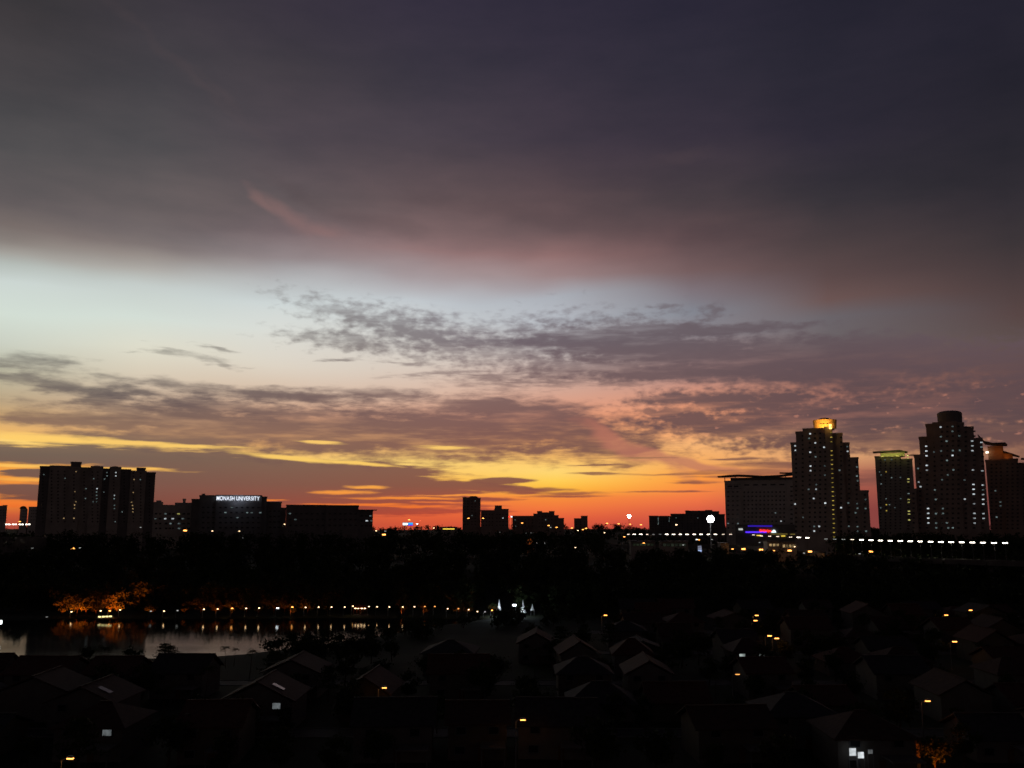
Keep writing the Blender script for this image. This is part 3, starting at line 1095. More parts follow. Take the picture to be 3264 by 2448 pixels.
simple_block('distant_tower', 'small grey tower at the very left edge of the skyline', 1500, 'wall_grey', [(-14, 12, 1613, 0), (12, 26, 1611, 1.5)], [(-10, 24, 1622, 1664, 4, 5, 0, 1.8, 1.6)], cx=6)
B = Building('distant_tower', 'slim round-topped tower standing alone left of the long flats', 'tower', 1650, 'wall_grey').start(80)
B.block(68, 92, 1622, 0, 14, parapet=False)
w_ = MB()
a, b, z0, z1 = B.X(68), B.X(92), B.Z(1622.2), B.Z(1613)
w_.extr(list(reversed([(a + (b - a) * (0.5 - 0.5 * math.cos(math.pi * t / 10)), z0 + (z1 - z0) * math.sin(math.pi * t / 10)) for t in range(11)])), 0, 14)
w_.build('roof_vault', 'roof_metal', B.root)
B.grid(70, 90, 1624, 1662, 3, 4, 0, 2.0, 1.8)
B.finish()
simple_block('distant_tower', 'pale tower half hidden behind the left edge of the long flats', 1580, 'wall_grey', [(95, 124, 1616, 0)], [(97, 118, 1622, 1662, 3, 4, 0, 1.8, 1.6)], cx=108)

simple_block('distant_tower', 'lone dark high-rise in the middle of the skyline against the red sky', 1500, 'wall_pink',
             [(1475, 1497, 1586, 0), (1497, 1522, 1584, -1.5), (1522, 1532, 1588, 0), (1499, 1519, 1581, 4, 6, 1584), (1478, 1486, 1583.5, 4, 5, 1586)],
             [(1477, 1496, 1592, 1676, 2, 9, 0, 2.2, 1.8), (1499, 1520, 1592, 1676, 2, 9, -1.5, 2.2, 1.8)], [(1515, 1592), (1505, 1640)], cx=1503)
simple_block('distant_flats', 'broad stepped block joined to the right of the lone high-rise', 1480, 'wall_pink',
             [(1533, 1576, 1627, 0), (1576, 1621, 1623, -2), (1577, 1600, 1611, 2, 8, 1623)],
             [(1536, 1574, 1634, 1680, 4, 4, 0, 2.2, 1.8), (1579, 1618, 1634, 1680, 4, 4, -2, 2.2, 1.8)], [(1603, 1654)], 'lit_white', 1577)
simple_block('distant_flats', 'long low roofline between the stepped block and the castle-like block', 1560, 'wall_pink', [(1633, 1706, 1645, 0)], [(1637, 1702, 1652, 1682, 6, 3, 0, 2.2, 1.8)], [(1642, 1660), (1645, 1674)], cx=1670)
simple_block('distant_flats', 'castle-like block with notched roof and sloping shoulders on the skyline', 1520, 'wall_pink',
             [(1700, 1712, 1638, 1), (1712, 1727, 1630, -1), (1727, 1750, 1634, 0), (1750, 1767, 1630, -1), (1767, 1780, 1643, 1), (1780, 1797, 1652, 2)],
             [(1714, 1764, 1640, 1684, 5, 4, -1, 2.2, 1.8)], [(1740, 1655)], cx=1745)
simple_block('distant_flats', 'small two-step block standing alone on the red horizon', 1600, 'wall_pink', [(1829, 1851, 1653, 0), (1851, 1872, 1645, -1)], [(1831, 1870, 1660, 1684, 3, 3, -1, 2.2, 1.8)], cx=1850)
simple_block('low_block', 'flat low block with two pale lit stair columns left of the floodlight', 1200, 'wall_dark',
             [(2067, 2096, 1645, 0), (2096, 2101, 1646, -1.5), (2101, 2130, 1645.5, 0), (2130, 2136, 1646, -1.5)],
             [(2069, 2094, 1650, 1690, 3, 5, 0, 1.8, 1.6), (2096.5, 2100.5, 1648, 1676, 1, 7, -1.5, 1.2, 1.6), (2103, 2128, 1650, 1690, 3, 5, 0, 1.8, 1.6), (2130.5, 2135.5, 1648, 1676, 1, 7, -1.5, 1.2, 1.6)],
             [(2098, y) for y in (1651, 1655, 1659, 1663, 1667, 1671)] + [(2133, y) for y in (1651, 1655, 1659, 1663)], cx=2100)
simple_block('low_block', 'long dim block rising in steps behind the bright floodlight', 1180, 'wall_dark',
             [(2136, 2183, 1638.5, 0), (2183, 2247, 1629, -2), (2247, 2268, 1627, -3), (2268, 2290, 1631, -2), (2290, 2308, 1640, 0), (2185, 2194, 1626.5, 4, 6, 1628.7)],
             [(2140, 2180, 1646, 1690, 4, 5, 0, 1.8, 1.6), (2186, 2244, 1638, 1690, 5, 6, -2, 1.8, 1.6), (2270, 2288, 1640, 1690, 2, 5, -2, 1.8, 1.6)], [(2155, 1637), (2222, 1648)], cx=2220)

# --- hotel with the wavy roof
B = Building('hotel', 'broad grey hotel slab with window grid under a wavy flying roof', 'hotel', 840, 'wall_grey').start(2420)
B.block(2311, 2361, 1533, 0, 20)
B.block(2361, 2510, 1532, 2.5, 18)
B.block(2510, 2536, 1532, 0, 20)
B.block(2330, 2536, 1521, 5, 12, 'penthouse', 'wall_dark', 1531.5, False)
tops = [(2288, 1516.5), (2320, 1513.5), (2354, 1512), (2390, 1514), (2435, 1517), (2480, 1515.5), (2536, 1510)]
rb = MB()
up_pts = [(B.X(x), B.Z(y)) for x, y in tops]
dn_pts = [(B.X(x), B.Z(y + (2.0 if i in (0,) else 4.2))) for i, (x, y) in enumerate(tops)]
rb.extr(up_pts[::-1] + dn_pts, -4, 18)
rb.build('wavy_roof', 'roof_metal', B.root)
rb = MB()
rb.extr([(B.X(x), B.Z(y)) for x, y in ((2536, 1505), (2520, 1507), (2487, 1506.5), (2487, 1508), (2520, 1510), (2536, 1510))], 0, 16)
rb.build('upper_roof', 'roof_metal', B.root)
for x in (2311.5, 2345, 2400, 2455, 2505):
    rb = MB()
    rb.box(B.X(x) - 0.35, B.X(x) + 0.35, -2.5, -1.8, B.Z(1533), B.Z(1517.5))
    rb.build('roof_post', 'steel', B.root)
rb = MB()
for y in (1543, 1556):
    rb.box(B.X(2311) - 0.2, B.X(2361) + 0.2, -0.5, -0.002, B.Z(y + 1), B.Z(y))
rb.build('cornice', 'concrete', B.root)
B.grid(2314, 2358, 1560, 1690, 3, 9, 0, 2.2, 1.5)
B.grid(2366, 2506, 1562, 1668, 11, 8, 2.5, 1.9, 1.7)
B.grid(2316, 2356, 1544, 1555, 2, 1, 0, 5.0, 2.0)
B.grid(2366, 2506, 1540, 1550, 5, 1, 2.5, 5.5, 1.6)
B.grid(2514, 2532, 1545, 1690, 1, 10, 0, 2.6, 1.6)
B.lit([(2493, 1657), (2353, 1687)], 'lit_white', 12)
B.lit([(2353, 1673), (2320, 1671), (2470, 1640)], 'lit_cool', 12)
B.finish(True)

# podium signs in front of the hotel
B = Building('hotel_podium', 'low podium below the hotel with blue neon bands and a red script sign', 'podium', 800, 'wall_dark').start(2430)
B.block(2340, 2560, 1674, 0, 30)
for nm, x0, x1, y0, y1, mm in (('neon_band', 2384, 2462, 1674.5, 1679, 'neon_blue_dim'), ('neon_band', 2376, 2443, 1694, 1698.5, 'neon_blue'),
                               ('light_strip', 2456, 2510, 1701, 1703, 'strip_gold'), ('light_strip', 2518, 2538, 1701.5, 1703.5, 'strip_gold'), ('light_strip', 2489, 2502, 1707, 1709.5, 'strip_yellow'),
                               ('light_strip', 2411, 2426, 1705.5, 1708, 'strip_yellow')):
    rb = MB()
    rb.box(B.X(x0, 1690), B.X(x1, 1690), -0.5, -0.02, B.Z(y1), B.Z(y0))
    rb.build(nm, mm, B.root)
rb = MB()   # red script: one continuous looping neon tube
pts = []
for i in range(64):
    t = i / 63.0
    pts.append(Vector((B.X(2421 + 36 * t + 1.6 * math.sin(t * 52), 1690), -0.7, B.Z(1691.5 + 1.8 * t - (3.2 + 1.2 * math.sin(t * 19)) * math.cos(t * 52 + 0.6)))))
for i in range(63):
    rb.tube(pts[i], pts[i + 1], 0.26, 0.26, 5, 0, False)
rb.build('red_script_sign', 'neon_red', B.root)
rb = MB()
rb.extr([(B.X(x, 1690), B.Z(y)) for x, y in ((2457.5, 1697), (2473.5, 1697), (2471, 1691), (2467, 1688.5), (2463, 1691))], -0.8, -0.3)
rb.build('white_emblem', 'sign_pale', B.root)
rb = MB()
rb.box(B.X(2349), B.X(2362), -0.5, -0.02, B.Z(1690), B.Z(1684.5))
rb.build('lit_panel', 'lamp_dim', B.root)
B.finish()

# --- stepped tower with the amber crown
B = Building('residential_tower', 'stepped high-rise with amber lit crown and a column of yellow stair windows', 'tower', 720, 'wall_pink').start(2640)
B.block(2528, 2546, 1408, 3, 22)
B.block(2546, 2570, 1374, 1, 26)
B.block(2570, 2640, 1366, -2, 30)
B.block(2640, 2664, 1364, -4, 32)
B.block(2664, 2696, 1383, 0, 27)
B.block(2696, 2717, 1413, 2, 24)
B.block(2717, 2743, 1461, 1, 24)
B.block(2743, 2769, 1566, 0, 24)
# the crown: drum with a curved, forward-leaning wall and shallow cap
cm = mat('crown_plaster', (0.55, 0.45, 0.30), 0.85, 0.1, 0.4)
cxm = (B.X(2590, 1345) + B.X(2668, 1345)) / 2
rad = (B.X(2668, 1345) - B.X(2590, 1345)) / 2
zb, zt = B.Z(1364), B.Z(1334)
mb = MB()
seg = 16
for i in range(seg):
    a0, a1 = math.pi + math.pi * i / seg, math.pi + math.pi * (i + 1) / seg
    def pt(a, z, r_):
        return (cxm + r_ * math.cos(a), 12 + r_ * 0.9 * math.sin(a), z)
    mb.quad(pt(a0, zb, rad * 0.93), pt(a1, zb, rad * 0.93), pt(a1, zt, rad), pt(a0, zt, rad))
    mb.quad(pt(a0, zt, rad), pt(a1, zt, rad), pt(a1, zt, rad * 0.93), pt(a0, zt, rad * 0.93))
mb.box(cxm - rad * 0.78, cxm + rad * 0.78, 12, 20, zb, zt - 0.4)
crown = mb.build('crown', cm, B.root)
mb = MB()
zc = B.Z(1327)
mb.extr(list(reversed([(cxm - rad * .7 + rad * 1.4 * t / 10, zt + (zc - zt) * math.sin(math.pi * t / 10)) for t in range(11)])), 9, 18)
mb.build('crown_cap', 'roof_metal', B.root)
for k in range(3):
    mb = MB()
    mb.box(cxm - rad * 0.42 + k * rad * 0.28, cxm - rad * 0.42 + k * rad * 0.28 + 1.6, 12 - rad * .9 - 0.6, 12 - rad * .78, B.Z(1349.5), B.Z(1348))
    mb.build('crown_slot', 'frame', crown)
for dx_ in (-0.8, -0.4, 0.0, 0.4):
    bulb(crown, (cxm + dx_ * rad, 12 - rad * 1.45, zb + 2.0), (1.0, 0.42, 0.05), 2100, 0.4)
for y0, y1 in ((1354, 1362), (1364.5, 1369)):
    mb = MB()
    mb.box(B.X(2653), B.X(2661), -4.6, -4.1, B.Z(y1), B.Z(y0))
    mb.build('lantern', emis('crown_lantern', (1.0, 0.62, 0.14), 3.2), B.root)
bulb(B.root, (B.X(2657), -6, B.Z(1358)), (1.0, 0.55, 0.1), 700, 0.4)
B.grid(2529, 2545, 1410, 1700, 1, 20, 3, 1.9, 1.7)
B.grid(2548, 2569, 1379, 1700, 1, 22, 1, 1.9, 1.7)
B.grid(2573, 2639, 1374, 1700, 4, 22, -2, 1.9, 1.7)
B.grid(2667, 2695, 1388, 1700, 1, 21, 0, 1.9, 1.7)
B.grid(2698, 2716, 1417, 1700, 1, 19, 2, 1.9, 1.7)
B.grid(2719, 2742, 1468, 1700, 1, 16, 1, 1.9, 1.7)
B.grid(2745, 2768, 1572, 1700, 1, 9, 0, 1.9, 1.7)
A_ = lambda pts: crop_pts(2250, 1270, 3.456, pts)
B.lit(A_([(1155, 385), (970, 495), (975, 545), (1210, 483), (1290, 530), (1155, 585), (1545, 565), (1160, 735), (1162, 785), (1228, 980), (1240, 1387), (1185, 1490), (1315, 1138), (1490, 1190), (1175, 1083), (970, 1185)]), 'lit_white')
B.lit(A_([(1540, 522), (1215, 632), (1300, 728), (1305, 828), (1230, 935), (1120, 990), (1670, 748), (1670, 850), (1685, 895), (1670, 1140), (1640, 1245), (1680, 1245), (1770, 1100), (1770, 1200), (1185, 1387), (1680, 1392), (1680, 1448), (1780, 1455), (1780, 1510), (1130, 440), (1075, 1285), (1455, 795), (1560, 1140), (1570, 1390)]), 'lit_cool')
for j in range(24):
    y = 1381 + 14.36 * j
    if j == 3:
        continue
    B.win.append([2649 + 0.42 * j, y, -4, 2.1, 1.1, 'lit_yellow'])
B.finish()

# --- slim tower with the lime lit roof
B = Building('slim_tower', 'slim tower with lime-lit roof canopy between the two big high-rises', 'tower', 1000, 'wall_cream').start(2850)
B.block(2796, 2880, 1454, 0, 24)
B.block(2880, 2916, 1464, 2.5, 22)
rb = MB()
rb.extr([(B.X(x, 1440), B.Z(y)) for x, y in ((2893, 1443), (2893, 1441), (2866, 1435.5), (2782, 1438.5), (2782, 1439.5), (2866, 1438))], -6, 20)
rb.build('roof_canopy', 'roof_metal', B.root)
rb = MB()
rb.box(B.X(2806, 1446), B.X(2884, 1446), 3, 20, B.Z(1454), B.Z(1442.5))
rb.build('roof_lounge', mat('lounge_wall', (0.5, 0.5, 0.4), 0.9, 0.1), B.root)
rb = MB()
rb.box(B.X(2898), B.X(2920), 2, 12, B.Z(1451.5), B.Z(1450))
rb.build('roof_beam', 'steel', B.root)
for k in range(5):
    bulb(B.root, (B.X(2812 + 16 * k, 1446), -1.0, B.Z(1450)), (0.85, 0.80, 0.16), 260, 0.4)
B.grid(2799, 2878, 1460, 1690, 5, 24, 0, 2.0, 1.7)
B.grid(2888, 2903, 1448, 1690, 1, 26, 2.5, 3.0, 1.5)
C_ = lambda pts: crop_pts(2750, 1270, 3.457, pts)
B.lit(C_([(490, 637), (490, 674), (502, 898), (502, 930), (510, 1108), (510, 1142), (516, 1237), (518, 1270), (520, 1335)]), 'lit_lime')
B.lit(C_([(262, 815), (270, 1160), (272, 1250)]), 'lit_yellow')
B.lit(C_([(240, 685), (330, 682), (210, 850), (415, 878), (330, 880), (425, 1090), (265, 1110), (200, 1215), (210, 945), (350, 1220), (285, 1180), (508, 1045), (175, 815)]), 'lit_cool')
B.finish()

# --- the biggest stepped tower
B = Building('residential_tower', 'tallest dark stepped tower with domed drum on top, right of the slim tower', 'tower', 700, 'wall_pink').start(3035)
B.block(2902, 2922, 1558, -3, 22)
B.block(2922, 2942, 1447, 2, 22)
B.block(2942, 2967, 1390, 1, 26)
B.block(2967, 2990, 1350, -1, 28)
B.block(2990, 3066, 1347, -3, 30)
B.block(3066, 3090, 1350, -1, 28)
B.block(3090, 3120, 1364, 0, 27)
B.block(3120, 3146, 1400, 2, 24)
mb = MB()
cxm = (B.X(2986, 1325) + B.X(3068, 1325)) / 2
rad = (B.X(3068, 1325) - B.X(2986, 1325)) / 2
zb, zt, zc = B.Z(1347), B.Z(1314), B.Z(1304)
seg = 20
for i in range(seg):
    a0, a1 = 2 * math.pi * i / seg, 2 * math.pi * (i + 1) / seg
    def pt(a, z, r_):
        return (cxm + r_ * math.cos(a), 12 + r_ * 0.9 * math.sin(a), z)
    mb.quad(pt(a0, zb, rad * .97), pt(a1, zb, rad * .97), pt(a1, zt, rad), pt(a0, zt, rad))
    for k in range(4):
        t0, t1 = k / 4, (k + 1) / 4
        r0, r1 = rad * math.cos(t0 * 1.45) ** 0.7, rad * math.cos(t1 * 1.45) ** 0.7
        mb.quad(pt(a0, zt + (zc - zt) * math.sin(t0 * 1.57), r0), pt(a1, zt + (zc - zt) * math.sin(t0 * 1.57), r0), pt(a1, zt + (zc - zt) * math.sin(t1 * 1.57), r1), pt(a0, zt + (zc - zt) * math.sin(t1 * 1.57), r1))
mb.build('drum_crown', 'wall_dark', B.root)
B.grid(2904, 2921, 1564, 1690, 1, 8, -3, 2.0, 1.7)
B.grid(2924, 2941, 1453, 1690, 1, 16, 2, 2.0, 1.7)
B.grid(2944, 2966, 1396, 1690, 1, 19, 1, 2.2, 1.5)
B.grid(2970, 2989, 1356, 1690, 1, 22, -1, 2.0, 1.7)
B.grid(2993, 3064, 1353, 1690, 4, 22, -3, 2.0, 1.7)
B.grid(3068, 3089, 1356, 1690, 1, 22, -1, 2.0, 1.7)
B.grid(3093, 3118, 1370, 1690, 1, 21, 0, 2.2, 1.4)
B.grid(3122, 3144, 1405, 1690, 1, 19, 2, 2.2, 1.4)
B.lit(C_([(690, 490), (693, 543), (697, 598), (702, 707), (707, 760), (730, 1195), (733, 1250), (735, 1306), (738, 1362), (848, 312), (1182, 465), (1187, 518), (1188, 572), (1202, 787), (1212, 946), (1215, 1001), (1218, 1055), (1224, 1161), (1230, 1272), (1235, 1326), (1237, 1380), (1312, 785), (1325, 946), (1330, 1053), (1332, 1108), (1334, 1162), (1338, 1272), (1342, 1326), (985, 638), (1115, 1092), (1295, 462), (640, 946), (597, 946)]), 'lit_white')
B.lit(C_([(983, 358), (852, 435), (915, 490), (1073, 420), (990, 590), (1083, 585), (780, 600), (855, 600), (925, 703), (942, 818), (1005, 815), (880, 878), (1105, 920), (585, 737), (1297, 518), (1330, 998), (818, 1095), (895, 1200), (820, 1258), (900, 1262), (825, 1370), (920, 1370), (955, 1418), (990, 1432), (830, 1425), (800, 985), (985, 305)]), 'lit_cool')
B.finish()

# --- tower at the right edge with the orange lit flared roofs
B = Building('residential_tower', 'dark tower at the right edge with flared roof glowing orange', 'tower', 760, 'wall_pink').start(3200)
B.block(3150, 3200, 1466, 0, 26)
B.block(3200, 3254, 1465, -2, 28)
B.block(3254, 3300, 1478, 2, 24)
om = mat('warm_plaster', (0.5, 0.32, 0.2), 0.9, 0.1)
rb = MB()
rb.box(B.X(3148, 1430), B.X(3198, 1430), 2, 16, B.Z(1466), B.Z(1420))
rb.build('roof_house', om, B.root)
rb = MB()
rb.box(B.X(3198, 1450), B.X(3228, 1450), 1, 16, B.Z(1466), B.Z(1445))
rb.build('roof_house', om, B.root)
for pts in (((3212, 1418), (3206, 1411), (3165, 1411), (3140, 1404), (3120, 1381), (3120, 1384), (3140, 1410), (3165, 1415)),
            ((3248, 1456), (3225, 1447), (3196, 1437), (3196, 1440), (3225, 1450.5)),
            ((3300, 1464), (3252, 1462), (3252, 1463.5), (3300, 1466))):
    rb = MB()
    rb.extr([(B.X(x, 1430), B.Z(y)) for x, y in pts], -4, 18)
    rb.build('flared_roof', 'roof_metal', B.root)
for x, y in ((3160, 1440), (3185, 1438), (3208, 1458)):
    bulb(B.root, (B.X(x, 1440), -2.5, B.Z(y)), (1.0, 0.28, 0.04), 100, 0.4)
mb = MB()
mb.box(B.X(3151), B.X(3160), -1.2, -0.6, B.Z(1443), B.Z(1437.5))
mb.build('roof_floodlight', emis('roof_flood', (1.0, 0.85, 0.65), 3), B.root)
B.grid(3153, 3198, 1474, 1690, 3, 18, 0, 1.9, 1.6)
B.grid(3203, 3252, 1474, 1690, 3, 18, -2, 1.9, 1.6)
B.grid(3257, 3275, 1484, 1690, 1, 17, 2, 1.9, 1.6)
B.lit(C_([(1510, 1140), (1515, 1185), (1450, 1000), (1480, 1300)]), 'lit_cool', 14)
B.finish()

# dark tree-clad rise hiding the tower feet on the right
spots = []
for i in range(150):
    y = rf.uniform(590, 670)
    x = rf.uniform(0.36 * y, 0.63 * y)
    spots.append((x, y, ground_z(x, y), rf.uniform(13, 20), rf.uniform(9, 14)))
tag(forest('park_woodland', spots, 150, 1.1, 4), 'dark trees below the right-hand towers', 'woodland', kind='stuff')
# @@OBJECTS

# ------------------------------------------------------------------ street lamps
def lamp_meshes(h, arm, lens, head_l, head_w, double=False):
    po, hd, ln = MB(), MB(), MB()
    po.tube((0, 0, 0), (0, 0, h - 0.3), 0.11, 0.07, 6)
    po.box(-0.25, 0.25, -0.25, 0.25, 0, 0.12)
    for s_ in ((-1, 1) if double else (1,)):
        po.tube((0, 0, h - 0.35), (s_ * arm, 0, h), 0.05, 0.04, 5)
        x0, x1 = sorted((s_ * arm, s_ * (arm + head_l)))
        hd.box(x0, x1, -head_w / 2, head_w / 2, h - 0.02, h + 0.16)
        hd.box(x0 + head_l * .2, x1 - head_l * .2, -head_w * .3, head_w * .3, h + 0.16, h + 0.24)
        # bowl lens hanging under the head
        ln.box(x0 + 0.05, x1 - 0.05, -head_w / 2 + 0.03, head_w / 2 - 0.03, h - lens, h - 0.022)
    return po, hd, ln


_lamp = {}


def street_lamp(name, label, lens_at, glow, h=7.0, arm=0.8, lens=0.34, head_l=1.0, head_w=0.5, watts=0, wcol=(1, .4, .08), group=None, double=False, rz=0.0, zbase=None, cat='street lamp'):
    zb = ground_z(lens_at.x, lens_at.y) if zbase is None else zbase
    hh = max(2.0, lens_at.z - zb + lens * 0.5)
    key = (round(hh * 2) / 2, arm, lens, head_l, head_w, glow, double)
    if key not in _lamp:
        po, hd, ln = lamp_meshes(key[0], arm, lens, head_l, head_w, double)
        _lamp[key] = (po.mesh('pole', 'steel'), hd.mesh('lamp_head', 'steel'), ln.mesh('lens', glow))
    me = _lamp[key]
    off = 0 if double else -(arm + head_l / 2)
    base = Vector((lens_at.x + off * math.cos(rz), lens_at.y + off * math.sin(rz), lens_at.z - key[0] + lens * 0.5))
    t = thing(name, label, cat, base, group, rz)
    place('pole', me[0], t)
    hd_ = place('lamp_head', me[1], t)
    place('lens', me[2], hd_)
    if watts:
        bulb(t, (0 if double else arm + head_l / 2, 0, key[0] - lens - 0.35), wcol, watts, 0.15)
    return t


# --- elevated busway and its lights
LZ = 28.0
xs1 = [1900 + v / 3.16 for v in (325, 385, 450, 515, 578, 645, 712, 780, 848, 917, 988, 1057, 1130, 1203, 1280, 1355)]
road_px = [(x, 1703.2) for x in xs1]
road_px += [(2402, 1705), (2427, 1708.3), (2453, 1709), (2479, 1710), (2520, 1712), (2546, 1713), (2573, 1714)]
road_px += [(2500 + x / 2.895, 1680 + y / 2.895) for x, y in ((385, 110), (465, 112), (545, 113.5), (628, 115), (712, 118), (800, 121), (888, 124), (978, 126), (1070, 128), (1162, 131), (1254, 133), (1350, 135), (1445, 137),
                                                             (1540, 139), (1637, 140.5), (1735, 142), (1833, 143.5), (1935, 145.5), (2037, 146.5))]
road_pts = [at_z(x, y, LZ) for x, y in road_px]
faint = {4, 5, 23, 24, 25}
soft = {0, 3, 14, 15, 16, 17, 18, 19, 20, 26}
for i, p in enumerate(road_pts):
    kind = 'lamp_dim' if i in faint else ('lamp_soft' if i in soft else 'lamp_white')
    big = kind == 'lamp_white'
    street_lamp('busway_lamp', f'{ORD[i]} lamp from the left in the long row of lights along the elevated road', p, kind, arm=0.15, lens=0.42 if big else 0.26, head_l=1.05 if big else 0.8, head_w=0.6, double=True,
                rz=0.0, zbase=LZ - 9.5, group='lamps along the elevated road')
ext0 = road_pts[0] + (road_pts[0] - road_pts[4]).normalized() * 160
ext1 = road_pts[-1] + (road_pts[-1] - road_pts[-5]).normalized() * 90
path = [ext0] + road_pts[::2] + [ext1]
path = [Vector((p.x, p.y + 4.5, LZ - 9.5)) for p in path]
er = thing('elevated_road', 'elevated concrete busway carrying a row of lamps past the tower feet', 'viaduct', (path[0].x, path[0].y, 12))
o0 = Vector((path[0].x, path[0].y, 12))
dk, pr = MB(), MB()
for i in range(len(path) - 1):
    a, b = path[i] - o0, path[i + 1] - o0
    s_ = Vector((-(b - a).y, (b - a).x, 0)).normalized() * 5.0
    zt, zb_ = a.z, a.z - 1.6
    dk.quad(a - s_, b - s_, b + s_, a + s_)
    dn = Vector((0, 0, -1.6))
    dk.quad(a - s_ + dn, a + s_ + dn, b + s_ + dn, b - s_ + dn)
    for sg_ in (-1, 1):
        q = s_ * sg_
        up_ = Vector((0, 0, 0.9))
        dk.quad(a + q + dn, b + q + dn, b + q, a + q)
        pr.quad(a + q * 1.02 + dn * .2, b + q * 1.02 + dn * .2, b + q * 1.02 + up_, a + q * 1.02 + up_)
        pr.quad(a + q * .96, b + q * .96, b + q * .96 + up_, a + q * .96 + up_)
        pr.quad(a + q * .96 + up_, b + q * .96 + up_, b + q * 1.02 + up_, a + q * 1.02 + up_)
dk.build('deck', 'concrete', er)
pr.build('parapet', 'concrete', er)
for i in range(1, len(path), 2):
    p = path[i] - o0
    gz = ground_z(path[i].x, path[i].y) - 12.5
    mb = MB()
    mb.tube((p.x, p.y, gz), (p.x, p.y, p.z - 2.6), 0.9, 0.9, 10)
    mb.box(p.x - 3.2, p.x + 3.2, p.y - 0.9, p.y + 0.9, p.z - 2.6, p.z - 1.62)
    mb.build('pier', 'concrete', er)

# --- four lamps of the road on the far left
lf = [at(x, 1671.5, 640) for x in (25, 46, 67.5, 88.5)]
for i, p in enumerate(lf):
    street_lamp('road_lamp', f'{ORD[i]} of four bright lamps in a row left of the long flats', p, 'lamp_white', arm=0.3, lens=0.45, head_l=1.25, head_w=0.6, double=True, group='four lamps at the far left')
vd = thing('left_viaduct', 'dark road embankment under four bright lamps at the far left', 'viaduct', (lf[1].x, 644, 11))
mb = MB()
mb.box(-150, 18, -2, 8, 0, lf[0].z - 11 - 9.6)
mb.build('deck', 'concrete', vd)
for s_ in (-2, 7.6):
    mb = MB()
    mb.box(-150, 18, s_ - 0.01, s_ + 0.41, lf[0].z - 11 - 9.6, lf[0].z - 11 - 8.7)
    mb.build('parapet', 'concrete', vd)

# --- floodlights
def floodlight(px, py, Y, r_, label, watts):
    p = at(px, py, Y)
    gz = ground_z(p.x, Y)
    t = thing('floodlight_mast', label, 'floodlight', (p.x, Y, gz))
    h = p.z - gz
    mb = MB()
    mb.tube((0, 0.6, 0), (0, 0.6, h + r_ * 0.6), 0.32, 0.18, 8)
    mb.build('mast', 'steel', t)
    mb = MB()
    for k in range(3):
        z = h + (k - 1) * r_ * 0.8
        mb.box(-r_, r_, 0.1, 0.3, z - 0.12, z + 0.12)
    fr = mb.build('crossbar', 'steel', t)
    ring = [(0, 0)] + [(math.cos(R(60 * q)), math.sin(R(60 * q))) for q in range(6)]
    for cx_, cz_ in ring:
        if True:
            x, z = cx_ * r_ * 0.72, h + cz_ * r_ * 0.72
            m2 = MB()
            m2.tube((x, 0.05, z), (x, -0.45, z - 0.08), r_ * 0.22, r_ * 0.36, 10)
            l_ = m2.build('reflector', 'steel', fr)
            m3 = MB()
            m3.tube((x, -0.46, z - 0.08), (x, -0.5, z - 0.085), r_ * 0.34, r_ * 0.34, 10)
            m3.build('lens', 'lamp_flood', fr)
    if watts:
        bulb(t, (0, -7, h - 0.5), (1.0, .97, .92), watts, 1.0)
    return t


floodlight(2264.5, 1654, 650, 2.5, 'dazzling white floodlight bank on a mast left of the hotel', 5000)
floodlight(2005, 1645.5, 900, 1.55, 'small white floodlight on a tall thin mast against the red horizon', 0)

